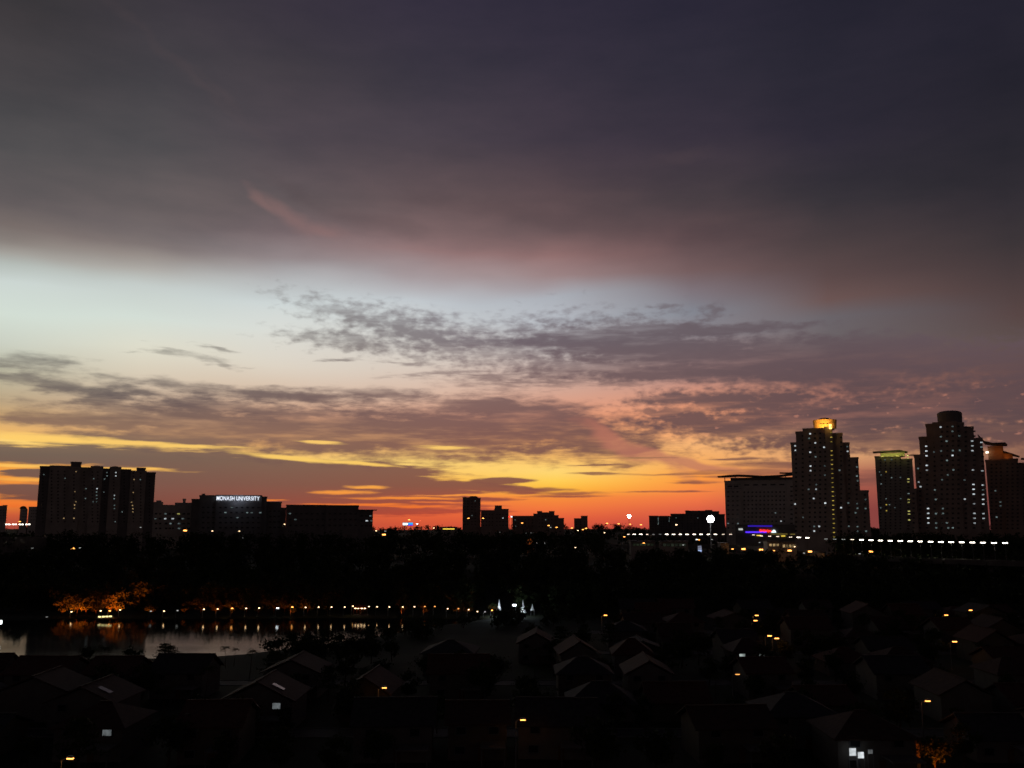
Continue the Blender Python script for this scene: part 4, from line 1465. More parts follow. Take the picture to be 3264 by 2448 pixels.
# --- lone lamps scattered through the town below the skyline (position in the photograph, distance, kind)
town = [
    (1304, 1657, 1300, 'o', 'orange lamp above the bright blue screen, left of the lone high-rise'), (1339, 1660, 1300, 'r', 'tiny red light right of the orange lamp above the blue screen'),
    (1383, 1683, 1000, 'w', 'cream lamp between the blue screen and the yellow light strip'), (1493, 1652, 1100, 'o', 'amber lamp in front of the lone high-rise'),
    (1540, 1652, 1100, 'o', 'amber lamp in front of the broad stepped block'), (1664, 1667, 1200, 'o', 'dim amber lamp under the long low roofline'),
    (1749, 1675, 1100, 'o', 'brighter amber lamp under the castle-like block'), (1755, 1681, 1000, 'd', 'faint lamp just below the amber lamp under the castle-like block'),
    (1774, 1681, 1050, 'o', 'amber lamp right of the pair under the castle-like block'), (1823, 1683, 1050, 'o', 'amber lamp left of the small two-step block'),
    (1858, 1688, 980, 'o', 'left of two close amber lamps under the small two-step block'), (1868, 1684, 1050, 'o', 'right of two close amber lamps under the small two-step block'),
    (1842, 1691, 950, 'w', 'cream lamp below the small two-step block'), (1927, 1698, 800, 'w', 'cream lamp left of the elevated road lights'),
    (1935, 1668, 1150, 'o', 'leftmost of four amber lamps along the horizon by the small floodlight'), (1972, 1669.5, 1150, 'o', 'second of four amber lamps along the horizon by the small floodlight'),
    (2008, 1671, 1150, 'o', 'amber lamp directly below the small floodlight'), (2043, 1672.5, 1150, 'o', 'amber lamp right of the small floodlight on the horizon'),
    (2156, 1672.5, 1000, 'p', 'pinkish light on the dark slope left of the bright floodlight'), (1990, 1711, 620, 'o', 'amber lamp just below the left end of the elevated road lights'),
    (2052, 1731, 560, 'o', 'amber lamp above the dim shop row below the elevated road'), (2178, 1737, 560, 'd', 'faint lamp under the elevated road left of the lit poster'),
    (2335, 1750, 560, 'o', 'small amber lamp left of the first big orange street lamp under the hotel'), (2370, 1750, 560, 's', 'first big orange street lamp below the hotel'),
    (2426, 1752, 560, 's', 'second big orange street lamp below the hotel'), (2466, 1755, 555, 'o', 'dim orange lamp in front of the left gold-lit shop'),
    (2517, 1755, 555, 's', 'big orange street lamp in front of the right gold-lit shop'), (2582, 1758, 550, 's', 'big orange street lamp right of the gold-lit shops'),
    (2533, 1742.5, 590, 'w', 'cream lamp at the right end of the gold-lit shops'), (2563, 1763, 545, 'd', 'pale dim globe left of the last big orange street lamp'),
    (2421, 1729, 640, 'd', 'dim greenish light above the second big orange street lamp'), (2776, 1758, 540, 's', 'orange street lamp alone below the elevated road, under the amber-crowned tower'),
    (2740, 1765, 530, 'd', 'faint white lamp left of the lone orange lamp under the elevated road'), (2221, 1719.5, 640, 'c', 'white light of a vehicle below the elevated road lamps'),
    (2228, 1720.5, 640, 'o', 'amber vehicle light below the elevated road lamps'), (2269, 1719.5, 640, 'd', 'faint white light below the elevated road under the bright floodlight'),
    (1679, 1699, 820, 'd', 'left of two faint lights above the orange-lit gable'), (1694, 1699, 820, 'd', 'right of two faint lights above the orange-lit gable'),
    (1699, 1728.5, 700, 'd', 'leftmost of three pale lights below the orange-lit gable'), (1714, 1731, 700, 'g', 'greenish middle one of three lights below the orange-lit gable'),
    (1735, 1731, 700, 'd', 'rightmost of three pale lights below the orange-lit gable'), (1822, 1728, 690, 'd', 'faint light right of the three pale lights in the dark trees'),
    (1834, 1745, 620, 'w', 'small cream lamp low in the dark trees left of the elevated road'), (1595, 1697, 900, 'd', 'faint speck of light under the broad stepped block'),
    (1228, 1693, 760, 'd', 'faint lamp beside the right end of the campus'), (1224, 1704, 720, 's', 'orange lamp beside the right end of the campus'),
    (1199, 1692, 740, 'w', 'cream lamp under the right end of the campus'), (907, 1671, 760, 'w', 'cream lamp between the lettered block and the long low wing'),
    (763, 1693, 720, 'w', 'cream lamp under the middle of the lettered block'), (677, 1692.5, 720, 'w', 'cream lamp under the left part of the lettered block'),
    (773, 1714, 680, 'd', 'faint light just below the lamp under the lettered block'), (590, 1691, 720, 's', 'orange lamp under the lit campus wing'),
    (448, 1681, 700, 'd', 'dim light at the foot of the long flats'), (63, 1662.5, 690, 'o', 'amber light above the third of four bright lamps at far left'),
    (103, 1747, 560, 'd', 'faint white lamp in the dark wood below the long flats'), (233, 1747, 560, 's', 'orange lamp alone in the dark wood below the long flats'),
    (255, 1746.5, 560, 'd', 'faint light right beside the orange lamp in the dark wood'), (1330, 1670, 1000, 'c', 'white light just right of the blue screen'),
]
KIND = {'o': ('lamp_sodium', .36, 1.2), 'r': ('lamp_red', .3, .7), 'w': ('lamp_warm', .3, .8), 'd': ('lamp_dim', .35, .9), 'p': ('lamp_warm', .45, 1.1), 's': ('lamp_sodium', .8, 2.0), 'c': ('lamp_cool', .3, 1.0), 'g': ('lamp_dim', .5, 1.6)}
for px, py, Y, k, lb in town:
    gl, ln_, hl = KIND[k]
    f_ = max(1.0, Y / 620.0)
    p = at(px, py, Y)
    street_lamp('town_lamp', lb, p, gl, arm=0.6, lens=ln_ * f_, head_l=hl * f_ * 1.15, head_w=0.5 * f_, group='scattered town lamps', watts=(350 if k == 's' else 0))

# --- screens, posters and shops
def panel_sign(name, label, px0, px1, py0, py1, Y, faces, cat='sign'):
    a, b = at(px0, py1, Y), at(px1, py0, Y)
    gz = ground_z(a.x, Y)
    t = thing(name, label, cat, (a.x, Y, gz))
    w, z0, z1 = b.x - a.x, a.z - gz, b.z - gz
    mb = MB()
    mb.box(-0.2, w + 0.2, 0.0, 0.6, z0 - 0.2, z1 + 0.2)
    body = mb.build('cabinet', 'steel', t)
    for u0, u1, v0, v1, mm in faces:
        mb = MB()
        mb.box(u0 * w, u1 * w, -0.06, -0.004, z0 + v0 * (z1 - z0), z0 + v1 * (z1 - z0))
        mb.build('screen_panel', mm, body)
    for u in (0.2, 0.8):
        mb = MB()
        mb.tube((u * w, 0.3, 0), (u * w, 0.3, z0 - 0.2), 0.25, 0.25, 8)
        mb.build('post', 'steel', t)
    return t


panel_sign('led_screen', 'bright white and blue advertising screen on the horizon right of the campus', 1284, 1316, 1666, 1675, 1000, [(0, .5, .15, .9, 'sign_pale'), (.53, 1, .35, 1, 'sign_cyan'), (.53, 1, 0, .28, 'neon_blue')], 'screen')
panel_sign('sign_box', 'red and white sign beside the broad stepped block', 1621, 1633, 1645, 1649, 1300, [(0, .55, 0, 1, 'neon_red'), (.6, 1, 0, 1, 'sign_pale')])
panel_sign('poster_stand', 'tall pale blue lit poster panel under the elevated road', 2225, 2236, 1739, 1759, 570, [(0, 1, .02, .30, emis('poster_blue', (.45, .6, 1.0), .9)), (0, 1, .36, .62, emis('poster_lilac', (.6, .65, .9), .35)), (0, 1, .66, .96, emis('poster_grey', (.5, .55, .75), .3))])


def shop(name, label, px0, px1, py0, py1, Y, bays, mm, cat='shop'):
    a, b = at(px0, py1, Y), at(px1, py0, Y)
    gz = ground_z((a.x + b.x) / 2, Y)
    t = thing(name, label, cat, (a.x, Y, gz))
    w, z0, z1 = b.x - a.x, a.z - gz, b.z - gz
    mb = MB()
    mb.box(-1, w + 1, 0, 9, -1, z1 + 1.2)
    mb.build('wall', 'wall_cream', t)
    mb = MB()
    mb.box(-1.6, w + 1.6, -1.4, 9.5, z1 + 1.2, z1 + 1.6)
    mb.build('roof', 'roof_metal', t)
    for i in range(bays):
        bw = w / bays
        place('window', window_mesh(round(bw * 0.86, 2), round(z1 - z0, 2), mm), t, ((i + .5) * bw, 0, (z0 + z1) / 2))
    return t


shop('shop', 'left of two gold-lit shop fronts below the hotel', 2451, 2484, 1732.5, 1742, 600, 3, 'lit_warm')
shop('shop', 'right of two gold-lit shop fronts below the hotel, brighter and wider', 2494, 2534, 1735, 1745.5, 598, 4, 'lit_warm')
shop('shop_row', 'dim row of shop windows under the left end of the elevated road', 2016, 2084, 1732, 1740, 620, 6, emis_room('shop_green', (.6, .8, .45), .035))
shop('shop_row', 'dim shop windows under the elevated road between the dark tree and the poster', 2112, 2188, 1732, 1742, 615, 6, emis_room('shop_green2', (.6, .75, .5), .03))
shop('petrol_station', 'low building with long yellow light strip on the horizon right of the blue screen', 1408, 1452, 1684, 1688, 980, 1, 'strip_yellow')
shop('shop', 'narrow brown-lit column of a shop right of the lit poster', 2304, 2318, 1738, 1760, 575, 1, emis_room('shop_brown', (.7, .3, .12), .10))

# orange-lit gable in the trees
p = at(1687, 1722, 780)
t = thing('lit_pavilion', 'small orange-lit gabled pavilion in the dark trees below the castle-like block', 'pavilion', (p.x, 780, ground_z(p.x, 780)))
zz = p.z - ground_z(p.x, 780)
mb = MB()
mb.box(-4, 4, 0, 6, -1, zz)
mb.build('wall', om, t)
mb = MB()
mb.extr([(-5, zz), (5, zz), (1.4, zz + 1.8), (0.6, zz + 3.4), (-0.6, zz + 3.4), (-1.4, zz + 1.8)], -0.4, 6.4)
mb.build('roof', om, t)
bulb(t, (0, -5, zz + 0.5), (1.0, .33, .05), 420, .4)

# ------------------------------------------------------------------ lake front
shore = [  # x, y in the photograph, kind of lens, lit tree?
    (99, 1970, 'd'), (149, 1967, 'd'), (228, 1950, 'w'), (321, 1947, 'w'), (350, 1947, 's'), (383, 1944, 'w'), (481, 1948, 'd'), (523, 1947.5, 'w'), (566, 1946, 'd'), (650, 1942, 'w'), (694, 1941, 'w'), (740, 1939, 's'),
    (785, 1939, 'w'), (826, 1938, 'w'), (885, 1938, 'c'), (932, 1935, 's'), (974, 1936, 'w'), (1016, 1935, 'w'), (1057, 1935, 'w'), (1099, 1935, 'w'), (1125, 1932, 'w'), (1176, 1933, 'w'), (1202, 1934, 'w'), (1241, 1934.5, 'w'),
    (1284, 1934.5, 'w'), (1321, 1934, 'w'), (1354, 1933, 'o'), (1386, 1933, 'o'), (1427, 1940, 'w'), (1461, 1940, 'o'), (1494, 1943, 'w'), (1522, 1949, 'w'), (1546, 1950, 'd'), (1569, 1945, 's')]
SK = {'w': ('lamp_warm', .30, .55), 'd': ('lamp_dim', .35, .7), 's': ('lamp_sodium', .34, .8), 'c': ('lamp_cool', .4, 1.0), 'o': ('lamp_sodium_dim', .34, .7)}
for i, (px, py, k) in enumerate(shore):
    p = at_z(px, py, 3.6)
    p.y = max(p.y, far_shore(p.x) + 1.5)
    d = ray(px, py)
    p = Vector((0, 0, CAM_H)) + d * (p.y / d.y)
    gl, ln_, hl = SK[k]
    street_lamp('lakeside_lamp', f'{ORD[i]} lamp from the left in the row along the far lake shore', p, gl, arm=0.3, lens=ln_, head_l=hl, head_w=.5, group='lamps along the far lake shore', watts=4 if k in 'ws' else 0, wcol=(1, .5, .15))

lit_trees = [  # x, base y, height m, light watts
    (199, 1945, 9, 700), (245, 1950, 8, 900), (275, 1950, 8, 1000), (305, 1950, 6, 300), (350, 1950, 9, 900), (372, 1950, 12, 2600), (483, 1950, 6.5, 420), (592, 1948, 6, 380), (640, 1946, 8, 420), (687, 1945, 7, 420), (738, 1943, 7.5, 700),
    (785, 1942, 8, 160), (826, 1942, 7, 110), (872, 1942, 9, 220), (905, 1942, 9, 180), (934, 1942, 7.5, 420), (979, 1942, 9, 380), (1045, 1940, 9, 90), (1150, 1940, 9, 110), (1285, 1940, 8, 130), (1352, 1938, 7, 220), (1461, 1945, 6, 140), (1497, 1946, 6, 200), (1572, 1950, 5, 260)]
for i, (px, py, h, wt_) in enumerate(lit_trees):
    p = at(px, py, 377 + (i % 3) * 1.5)
    p.z = ground_z(p.x, p.y)
    t = tree(BROAD[i % 5], 'lakeside_tree', f'{ORD[i]} tree from the left of those glowing orange along the far lake shore', p, h, 'trees lit orange along the far shore')
    s_ = h / 10
    uplight(t, (random.uniform(-1.5, 1.5), -5.2, 0.5), (0, 0.55, 0.8), (1.0, 0.14, 0.008), wt_ * (9 if i < 6 else 3.2))
    t.rotation_euler = (0, 0, random.uniform(-.4, .4))

# dock with a yellow-green strip and a lit hall behind it
a, b = at_z(312, 1966, 1.2), at_z(358, 1966, 1.2)
t = thing('jetty', 'jetty with a yellow-white light strip at the brightest orange trees', 'jetty', (a.x, a.y, 0))
w = b.x - a.x
mb = MB()
mb.box(-1, w + 1, 0, 4, .2, .5)
mb.build('deck', 'wood', t)
for i in range(4):
    mb = MB()
    mb.tube((w * i / 3, .3, -2.4), (w * i / 3, .3, .2), .14, .14, 6)
    mb.build('pile', 'wood', t)
for i in range(4):
    mb = MB()
    mb.box(w * (i + .12) / 4, w * (i + .88) / 4, -.12, .1, .9 + .06 * i, 1.45 + .06 * i)
    mb.build('light_strip', emis('jetty_strip', (1.0, .85, .35), 1.6), t)
    mb = MB()
    mb.box(w * (i + .5) / 4 - .06, w * (i + .5) / 4 + .06, .0, .1, .5, .9 + .06 * i)
    mb.build('rail_post', 'steel', t)

a, b = at_z(1128, 1941, 1.6), at_z(1168, 1941, 1.6)
y_ = far_shore(a.x) + 4
p0 = at(1128, 1941, y_)
p1 = at(1168, 1936, y_)
t = thing('lake_pavilion', 'low lakeside pavilion with a string of cream lights, middle of the far shore', 'pavilion', (p0.x, y_, 0))
w = p1.x - p0.x
mb = MB()
mb.extr([(-.8, 3.2), (w + .8, 3.2), (w * .75, 4.6), (w * .25, 4.6)], -.8, 4)
mb.build('roof', 'tile_brown', t)
for i in range(5):
    mb = MB()
    mb.tube((w * i / 4, 0, -.5), (w * i / 4, 0, 3.2), .1, .1, 6)
    mb.build('post', 'wood', t)
for i in range(4):
    mb = MB()
    mb.box(w * (i + .2) / 4, w * (i + .8) / 4, -.1, .1, p0.z + .1, p0.z + .45)
    mb.build('light_strip', 'lamp_warm', t)
mb = MB()
mb.box(-.4, w + .4, -.4, 4, -.6, .3)
mb.build('floor', 'concrete', t)

# white peaked tents, each lit by an unseen lamp added in front
def tent(px, ytop, ybot, wpx, label, watts):
    Y = 376.0
    a, tp = at(px, ybot, Y), at(px, ytop, Y)
    z0 = ground_z(a.x, Y)
    r_ = wpx * Y / F / 2
    t = thing('peaked_tent', label, 'tent', (a.x, Y, z0), 'white peaked tents by the lake')
    zb, zt = max(1.2, a.z - z0), tp.z - z0
    mb = MB()
    prof = [(1.0, 0.0), (.72, .14), (.48, .34), (.26, .62), (.10, .88), (.03, 1.0)]
    for k in range(12):
        a0, a1 = 2 * math.pi * k / 12, 2 * math.pi * (k + 1) / 12
        for (r0, h0), (r1, h1) in zip(prof, prof[1:]):
            q = lambda an, rr, hh: (r_ * rr * math.cos(an), r_ * rr * math.sin(an), zb + (zt - zb) * hh)
            mb.quad(q(a0, r0, h0), q(a1, r0, h0), q(a1, r1, h1), q(a0, r1, h1))
    mb.build('canopy', 'fabric', t, smooth=True)
    for k in range(4):
        an = math.pi / 4 + k * math.pi / 2
        mb = MB()
        mb.tube((r_ * .95 * math.cos(an), r_ * .95 * math.sin(an), -.3), (r_ * .95 * math.cos(an), r_ * .95 * math.sin(an), zb + .05), .06, .06, 6)
        mb.build('pole', 'steel', t)
    bulb(t, (-.6, -r_ - 2.4, zb + 1.2), (.78, .92, 1.0), watts * 5, .3)
    return t


tent(1591, 1909, 1957, 24, 'tallest and brightest white peaked tent at the right end of the lake lamps', 190)
tent(1667, 1911, 1953, 22, 'second white peaked tent, right of the small bright white light', 70)
tent(1697, 1924, 1945, 15, 'small dim peaked tent right of the two taller ones', 18)
tent(1640, 1932, 1946, 20, 'low white tent below the bright white light between the two tall tents', 30)
street_lamp('lakeside_lamp', 'bright blue-white lamp between the two tall white tents', at(1640, 1929, 380), 'lamp_cool', arm=.3, lens=.75, head_l=1.5, head_w=.6)
street_lamp('lakeside_lamp', 'bright white lamp cut by the left edge of the picture by the lake', at_z(2, 1983, 4), emis('edge_lamp', (.85, .95, .9), 4), arm=.3, lens=1.3, head_l=.8, head_w=.6, zbase=0)

# ------------------------------------------------------------------ the dark estate in front
HROOF = ['tile_brown', 'tile_grey', 'tile_red']
_hm = {}


def roof_mesh(kind, w, d, hw, hr, mm):
    key = (kind, w, d, hw, hr, mm)
    if key in _hm:
        return _hm[key]
    mb = MB()
    o_, th = 0.7, 0.22
    X, Y = w / 2 + o_, d / 2 + o_
    e = hw - 0.25
    if kind == 'ridge_x':       # ridge along the street
        for s_ in (-1, 1):
            a, b = (-X, s_ * Y, e), (X, s_ * Y, e)
            c, dd = (X, 0, hr), (-X, 0, hr)
            up_ = Vector((0, 0, th))
            mb.quad(a, b, c, dd)
            mb.quad(Vector(a) + up_, Vector(b) + up_, Vector(c) + up_, Vector(dd) + up_)
            mb.quad(a, b, Vector(b) + up_, Vector(a) + up_)
            for x in (-X, X):
                mb.quad((x, s_ * Y, e), (x, 0, hr), (x, 0, hr + th), (x, s_ * Y, e + th))
        mb.box(-X - .02, X + .02, -.18, .18, hr + th - .05, hr + th + .14)
    elif kind == 'ridge_y':
        for s_ in (-1, 1):
            a, b = (s_ * X, -Y, e), (s_ * X, Y, e)
            c, dd = (0, Y, hr), (0, -Y, hr)
            up_ = Vector((0, 0, th))
            mb.quad(a, b, c, dd)
            mb.quad(Vector(a) + up_, Vector(b) + up_, Vector(c) + up_, Vector(dd) + up_)
            mb.quad(a, b, Vector(b) + up_, Vector(a) + up_)
            for y in (-Y, Y):
                mb.quad((s_ * X, y, e), (0, y, hr), (0, y, hr + th), (s_ * X, y, e + th))
        mb.box(-.18, .18, -Y - .02, Y + .02, hr + th - .05, hr + th + .14)
    else:                       # hipped
        r_ = max(1.0, w / 2 - d / 2 + 1.0)
        A_, B_ = (-r_, 0, hr), (r_, 0, hr)
        c = [(-X, -Y, e), (X, -Y, e), (X, Y, e), (-X, Y, e)]
        mb.quad(c[0], c[1], B_, A_)
        mb.quad(c[2], c[3], A_, B_)
        mb.tri(c[1], c[2], B_)
        mb.tri(c[3], c[0], A_)
        for i in range(4):
            p, q = Vector(c[i]), Vector(c[(i + 1) % 4])
            dn = Vector((0, 0, -th))
            mb.quad(p + dn, q + dn, q, p)
        mb.quad(*[Vector(v) + Vector((0, 0, -th)) for v in reversed(c)])
        mb.box(-r_, r_, -.18, .18, hr - .06, hr + .14)
    _hm[key] = mb.mesh('roof', mm)
    return _hm[key]


def wall_mesh(kind, w, d, hw, hr, mm):
    key = ('w', kind, w, d, hw, hr, mm)
    if key in _hm:
        return _hm[key]
    mb = MB()
    mb.box(-w / 2, w / 2, -d / 2, d / 2, -.5, hw - 0.3)
    if kind == 'ridge_y':
        mb.extr([(-w / 2, hw - .3), (w / 2, hw - .3), (0, hr - .3)], -d / 2 + .01, d / 2 - .01)
    elif kind == 'ridge_x':
        for s_ in (-1, 1):
            x = s_ * (w / 2 - .01)
            mb.tri((x, -d / 2, hw - .3), (x, d / 2, hw - .3), (x, 0, hr - .3))
    _hm[key] = mb.mesh('wall', mm)
    return _hm[key]


def simple_mesh(key, fn, mm):
    if key not in _hm:
        mb = MB()
        fn(mb)
        _hm[key] = mb.mesh(key[0], mm)
    return _hm[key]


taken = []


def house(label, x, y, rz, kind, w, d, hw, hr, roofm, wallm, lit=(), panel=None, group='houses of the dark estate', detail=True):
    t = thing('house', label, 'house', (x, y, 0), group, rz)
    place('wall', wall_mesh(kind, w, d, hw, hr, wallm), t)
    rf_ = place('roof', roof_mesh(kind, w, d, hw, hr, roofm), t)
    f = -d / 2
    wins = [(-w * .28, 4.6), (w * .28, 4.6), (-w * .3, 1.6)] if hw > 4.6 else [(-w * .3, 1.7), (w * .32, 1.7)]
    for i, (wx, wz) in enumerate(wins):
        place('window', window_mesh(1.8, 1.4, lit[i] if i < len(lit) and lit[i] else 'glass', False), t, (wx, f, wz))
    if detail:
        dr = place('door', simple_mesh(('door', 1), lambda m_: m_.box(-.5, .5, -.08, .02, 0, 2.1), 'wood'), t, (w * .06, f, 0))
        place('handle', simple_mesh(('handle', 1), lambda m_: m_.box(.3, .42, -.14, -.082, 1.0, 1.06), 'steel'), dr)
        pw = round(w * .42, 1)
        pc = place('porch_roof', simple_mesh(('porch_roof', pw), lambda m_: m_.box(-pw / 2, pw / 2, -4.2, -.01, 2.7, 2.92), 'concrete'), t, (w * .26, f, 0))
        for s_ in (-1, 1):
            place('post', simple_mesh(('post', 1), lambda m_: m_.tube((0, 0, 0), (0, 0, 2.7), .13, .13, 8), 'paint'), pc, (s_ * (pw / 2 - .2), -3.9, 0))
    if panel:
        for (u, v, pw_, ph, mm) in panel:
            # glass lights set into the left hand roof slope
            sl = (hr - hw + .25) / (w / 2 + .7)
            xx, yy = u * w / 2, v * d / 2
            zz = hr - abs(xx) * sl + .36
            s_ = -1 if xx < 0 else 1
            mb = MB()
            q = lambda a, b: (xx + a, yy + b, zz - s_ * a * sl)
            mb.quad(q(-pw_ / 2, -ph / 2), q(pw_ / 2, -ph / 2), q(pw_ / 2, ph / 2), q(-pw_ / 2, ph / 2))
            mb.quad(*[(a, b, c - .14) for a, b, c in (q(-pw_ / 2, ph / 2), q(pw_ / 2, ph / 2), q(pw_ / 2, -ph / 2), q(-pw_ / 2, -ph / 2))])
            mb.build('roof_light', mm, rf_)
    taken.append((x, y, math.hypot(w, d) / 2 + 1.2))
    return t


def free(x, y, r_):
    return all((x - a) ** 2 + (y - b) ** 2 > (r_ + c) ** 2 * .8 for a, b, c in taken)


lamp_spots = [(1930, 1961, 'orange street lamp alone left of centre in the upper estate'), (2412, 1961.5, 'upper white-hot one of two close street lamps, right centre'), (2408, 1978, 'lower orange one of two close street lamps, right centre'),
              (2453, 2026.5, 'left of a close pair of street lamps below the two stacked ones'), (2476, 2034.5, 'right of a close pair of street lamps below the two stacked ones'), (3016, 1960.5, 'upper left of the four orange lamps at the far right'),
              (3094, 1945, 'highest of the four orange lamps at the far right'), (3156, 2008, 'rightmost orange street lamp of the estate'), (3043, 2045, 'lowest of the four orange lamps at the far right'),
              (2957, 2234, 'single orange lamp low on the right side'), (1225, 2192, 'single orange lamp left of centre with a lit post'), (1667, 2294, 'single orange lamp near the bottom centre'),
              (224, 2417, 'orange lamp at the bottom left corner'), (2351, 2149, 'small yellowish lamp below the lit shutter'), (2355, 2013, 'small dim yellow lamp left of the two stacked street lamps')]
for i, (px, py, lb) in enumerate(lamp_spots):
    p = at_z(px, py, 7.2)
    dim = 'small' in lb
    taken.append((p.x, p.y, 1.2))
    street_lamp('street_lamp', lb, p, 'lamp_sodium_dim' if dim else 'lamp_sodium', h=7.2, arm=.7, lens=.26 if p.y > 200 else .18, head_l=1.15 if p.y > 200 else .9, head_w=.45, watts=0 if dim else (45 if p.y > 210 else 16), zbase=0, group='sodium lamps in the estate')

# houses that carry a light or a pale roof light in the photograph
def placed_house(px, py, z, label, kind, lit=(), panel=None, w=11, d=12, hw=5.6, hr=8.2, dx=0.0, roofm='tile_brown', wallm='paint', rz=0.0):
    p = at_z(px, py, z)
    return house(label, p.x + dx, p.y + d / 2, rz, kind, w, d, hw, hr, roofm, wallm, lit, panel)


wl = emis_room('house_window_lit', (.85, .95, 1.0), .16)
M['house_lit'] = wl
M['house_lit_bright'] = emis_room('house_window_bright', (.85, 1.0, .95), .55)
placed_house(342, 2334, 4.6, 'house with one dim square white window, lower left', 'hip', (0, 'house_lit'), dx=-3.1)
placed_house(872, 2250, 4.6, 'gabled house with two pale roof lights and a small bright window', 'ridge_y', (0, 'house_lit'), [(-.45, -.55, 2.2, 1.5, 'panel'), (.5, -.55, 2.2, 1.5, 'panel')], dx=-3.1, w=13, hr=8.8)
placed_house(880, 2128, 6.6, 'gabled house with one pale roof light, against the lake edge', 'ridge_y', (), [(-.5, -.5, 2.4, 1.6, 'panel')], dx=3.2, w=12, hr=8.2)
placed_house(312, 2220, 6.6, 'gabled house with one dim roof light at lower left', 'ridge_y', (), [(.5, -.5, 2.4, 1.6, 'panel')], dx=-3, w=12, hr=8.2)
placed_house(2398, 2103, 3.6, 'house with a bright slatted shutter window, right of centre', 'hip', ('house_lit_bright', 'house_lit_bright'), dx=0, w=9)
placed_house(2765, 2400, 3.2, 'house with two glaring white porch panels at the bottom right', 'hip', (), dx=1.5, w=12)
placed_house(2560, 2270, 6.0, 'hipped house with a pale awning on its roof edge, lower right', 'hip', (), dx=0, w=12, roofm='tile_grey')

rows = [156, 184, 206, 236, 256, 286, 306, 334, 354]
rh = random.Random(77)
for ri, ry in enumerate(rows):
    xl = -0.59 * ry - 4 if ry < 220 else {236: -22, 256: 2, 286: 14, 306: 22, 334: 30, 354: 42}[ry]
    xr = 0.59 * ry + 6
    x = xl
    n_ = 0
    pos = []
    while x < xr:
        w = rh.choice([9.5, 10.5, 11.5, 12.5])
        if rh.random() < 0.86:
            pos.append((x + w / 2, w))
        x += w + rh.uniform(1.5, 5)
    for (hx, w) in pos:
        kind = rh.choice(['ridge_x', 'ridge_x', 'ridge_y', 'hip'])
        if ry == 206 and hx < -20:
            kind = 'ridge_x'
        d = rh.choice([11, 12, 13])
        hw = rh.choice([5.4, 5.8, 3.6]) if ry != 206 else 5.6
        hr = hw + rh.choice([2.2, 2.6, 3.0])
        yy = ry + rh.uniform(-1.2, 1.2)
        if not free(hx, yy, max(w, d) / 2):
            continue
        back = ri % 2 == 1
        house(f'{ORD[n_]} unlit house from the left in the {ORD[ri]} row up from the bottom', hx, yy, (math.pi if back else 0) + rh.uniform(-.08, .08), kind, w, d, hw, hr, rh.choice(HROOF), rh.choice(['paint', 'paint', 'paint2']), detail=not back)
        n_ += 1

# streets between the rows
for y0, x0, x1 in ((170, -140, 150), (221, -150, 175), (271, 6, 200), (320, 26, 230)):
    mb = MB()
    mb.quad((x0, y0 - 3.2, .03), (x1, y0 - 3.2, .03), (x1, y0 + 3.2, .03), (x0, y0 + 3.2, .03))
    rd = tag(mb.build('road', 'asphalt'), kind='structure')
    for s_ in (-1, 1):
        mb = MB()
        ya, yb = sorted((y0 + s_ * 3.2, y0 + s_ * 3.45))
        mb.box(x0, x1, ya, yb, -.1, .14)
        mb.build('kerb', 'kerb', rd)

# silhouetted trees on the near shore (photograph x, top y, distance, kind)
near = [(285, 2060, 244, 'b', 'round bushy tree standing up against the pale lake, far left'), (525, 2052, 242, 't', 'layered tree with flat whorls against the pale lake'), (545, 2058, 246, 't', 'second layered tree just right of the first by the lake'),
        (722, 2060, 243, 'p', 'palm against the right part of the pale lake'), (748, 2066, 246, 'p', 'lower palm right beside the first by the lake'), (968, 2030, 246, 'b', 'leftmost tall tree of the dark clump at the lake end'),
        (1010, 2040, 241, 'b', 'low wide tree in the dark clump at the lake end'), (1085, 2022, 248, 'b', 'tallest tree of the dark clump at the lake end'), (1130, 2030, 244, 'b', 'second tallest tree of the dark clump at the lake end'),
        (1185, 2034, 250, 'b', 'rightmost tree of the dark clump at the lake end'), (1250, 2040, 255, 'b', 'dim tree beyond the right side of the lake-end clump'), (20, 2100, 240, 'b', 'tree at the left edge before the lake'),
        (140, 2092, 243, 'b', 'low tree near the left edge before the lake')]
for i, (px, py, Y, k, lb) in enumerate(near):
    p = at(px, py, Y)
    gz = ground_z(p.x, Y)
    h = p.z - gz
    kd = {'b': BROAD[i % 5], 't': TIER[i % 2], 'p': PALM[i % 2]}[k]
    tree(kd, {'b': 'broadleaf_tree', 't': 'umbrella_tree', 'p': 'palm_tree'}[k], lb, (p.x, Y, gz), h * (1.05 if k == 'b' else 1.0), 'trees on the near shore', base_h=10 if k != 'p' else 9.6)
    taken.append((p.x, Y, 3))

# garden and street trees of the estate
names_ = {}
k_ = 0
for ri, (ry, lo, hi) in enumerate(((144, -88, 92), (170, -100, 104), (195, -112, 116), (221, -118, 132), (246, -8, 146), (271, 4, 160), (296, 20, 174), (320, 30, 190), (345, 40, 205), (366, 48, 215))):
    n_ = 0
    x = lo + rh.uniform(0, 6)
    while x < hi:
        yy = ry + rh.uniform(-6, 6)
        if free(x, yy, 1.6) and ground_z(x, yy) > -.1 and n_ < 26:
            kd = rh.choice([BROAD[0], BROAD[1], BROAD[2], BROAD[3], BROAD[4], PALM[0], TIER[0]])
            tree(kd, 'garden_tree', f'{ORD[n_]} dark garden tree from the left in the {ORD[ri]} tree line up from the bottom', (x, yy, ground_z(x, yy)), rh.uniform(5.0, 9.0), 'garden trees of the estate')
            taken.append((x, yy, 1.6))
            n_ += 1
        x += rh.uniform(5, 11)

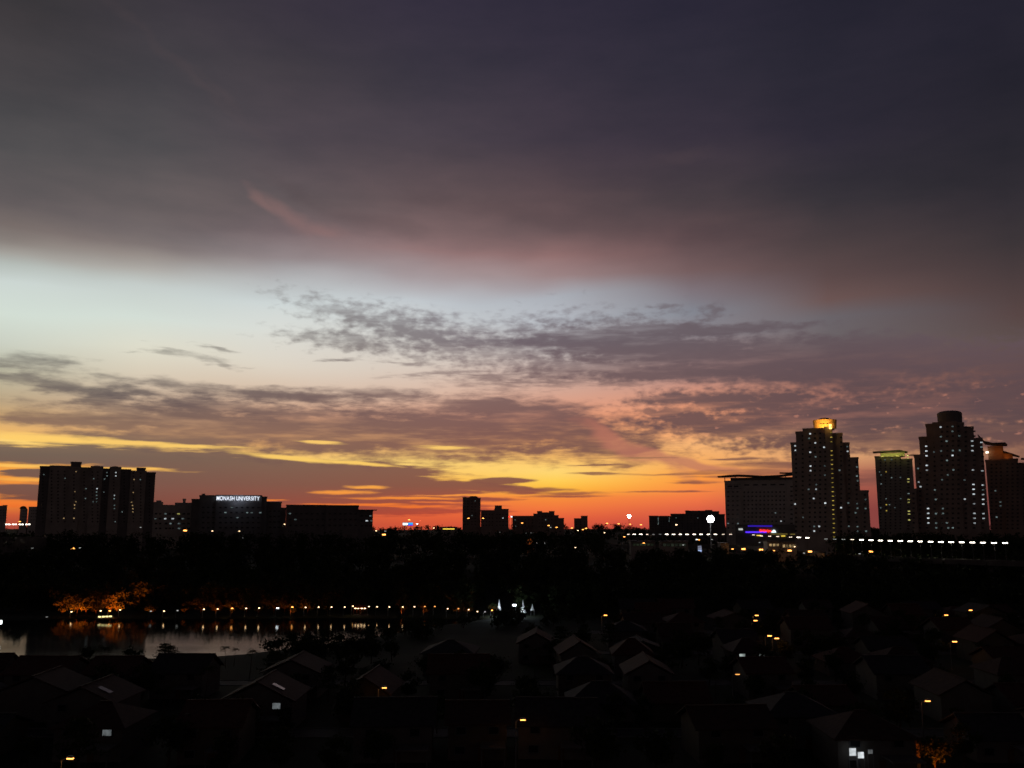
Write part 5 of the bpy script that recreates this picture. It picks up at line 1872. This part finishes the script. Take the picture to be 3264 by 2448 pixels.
# bottom right: hidden street lamp, the orange-lit tree and wall corner, and the glaring porch
p = at_z(2985, 2400, 3.2)
tree(BROAD[3], 'broadleaf_tree', 'tree lit orange by a hidden street lamp at the bottom right', (p.x, p.y + 1, 0), 5.6)
uplight(bpy.data.objects[col.objects[-2].name].parent, (-1.0, -6.0, .4), (.1, .6, .5), (1.0, .18, .01), 1500, 70)
w0 = at_z(2931, 2390, 3)
t = thing('garden_wall', 'sloping wall corner lit dull orange beside the lit tree, bottom right', 'wall', (w0.x, w0.y, 0))
mb = MB()
mb.extr([(-5, -.3), (0, -.3), (0, 3.6), (-1.6, 5.4), (-5, 5.4)], -.1, .1)
mb.build('wall', 'paint2', t)
mb = MB()
mb.extr([(0.15, 3.55), (0.15, 3.75), (-1.65, 5.6), (-5, 5.6), (-5, 5.41), (-1.6, 5.41), (0.001, 3.61)], -.25, .25)
mb.build('coping', 'concrete', t)
bulb(t, (-1.0, -2.2, 1.0), (1.0, .33, .04), 26, .2)
for i, (px, py, wpx, hpx, lb, stg) in enumerate(((2718, 2397, 20, 22, 'left of two glaring white porch screens at the bottom right', .9), (2744, 2407, 18, 18, 'right of two glaring white porch screens at the bottom right', .9), (2774, 2396, 14, 12, 'dim grey porch screen right of the two glaring ones', .12))):
    p = at(px, py, 141.0)
    t = thing('porch_screen', lb, 'screen', (p.x, p.y, 0), 'lit porch screens')
    w, h = wpx * p.y / F, hpx * p.y / F
    mb = MB()
    mb.box(-w / 2, w / 2, 0, .05, p.z - h / 2, p.z + h / 2)
    mb.build('panel', emis_room('porch_panel', (.9, .97, 1.0), stg), t)
    mb = MB()
    for s_ in (-1, 1):
        mb.box(s_ * (w / 2 + .06) - .05, s_ * (w / 2 + .06) + .05, -.02, .08, 0, p.z + h / 2 + .08)
    mb.box(-w / 2 - .11, w / 2 + .11, -.02, .08, p.z + h / 2 + .01, p.z + h / 2 + .12)
    mb.build('frame', 'steel', t)
    if stg > .5:
        bulb(t, (0, -.8, p.z - .3), (.9, .97, 1.0), 3, .2)
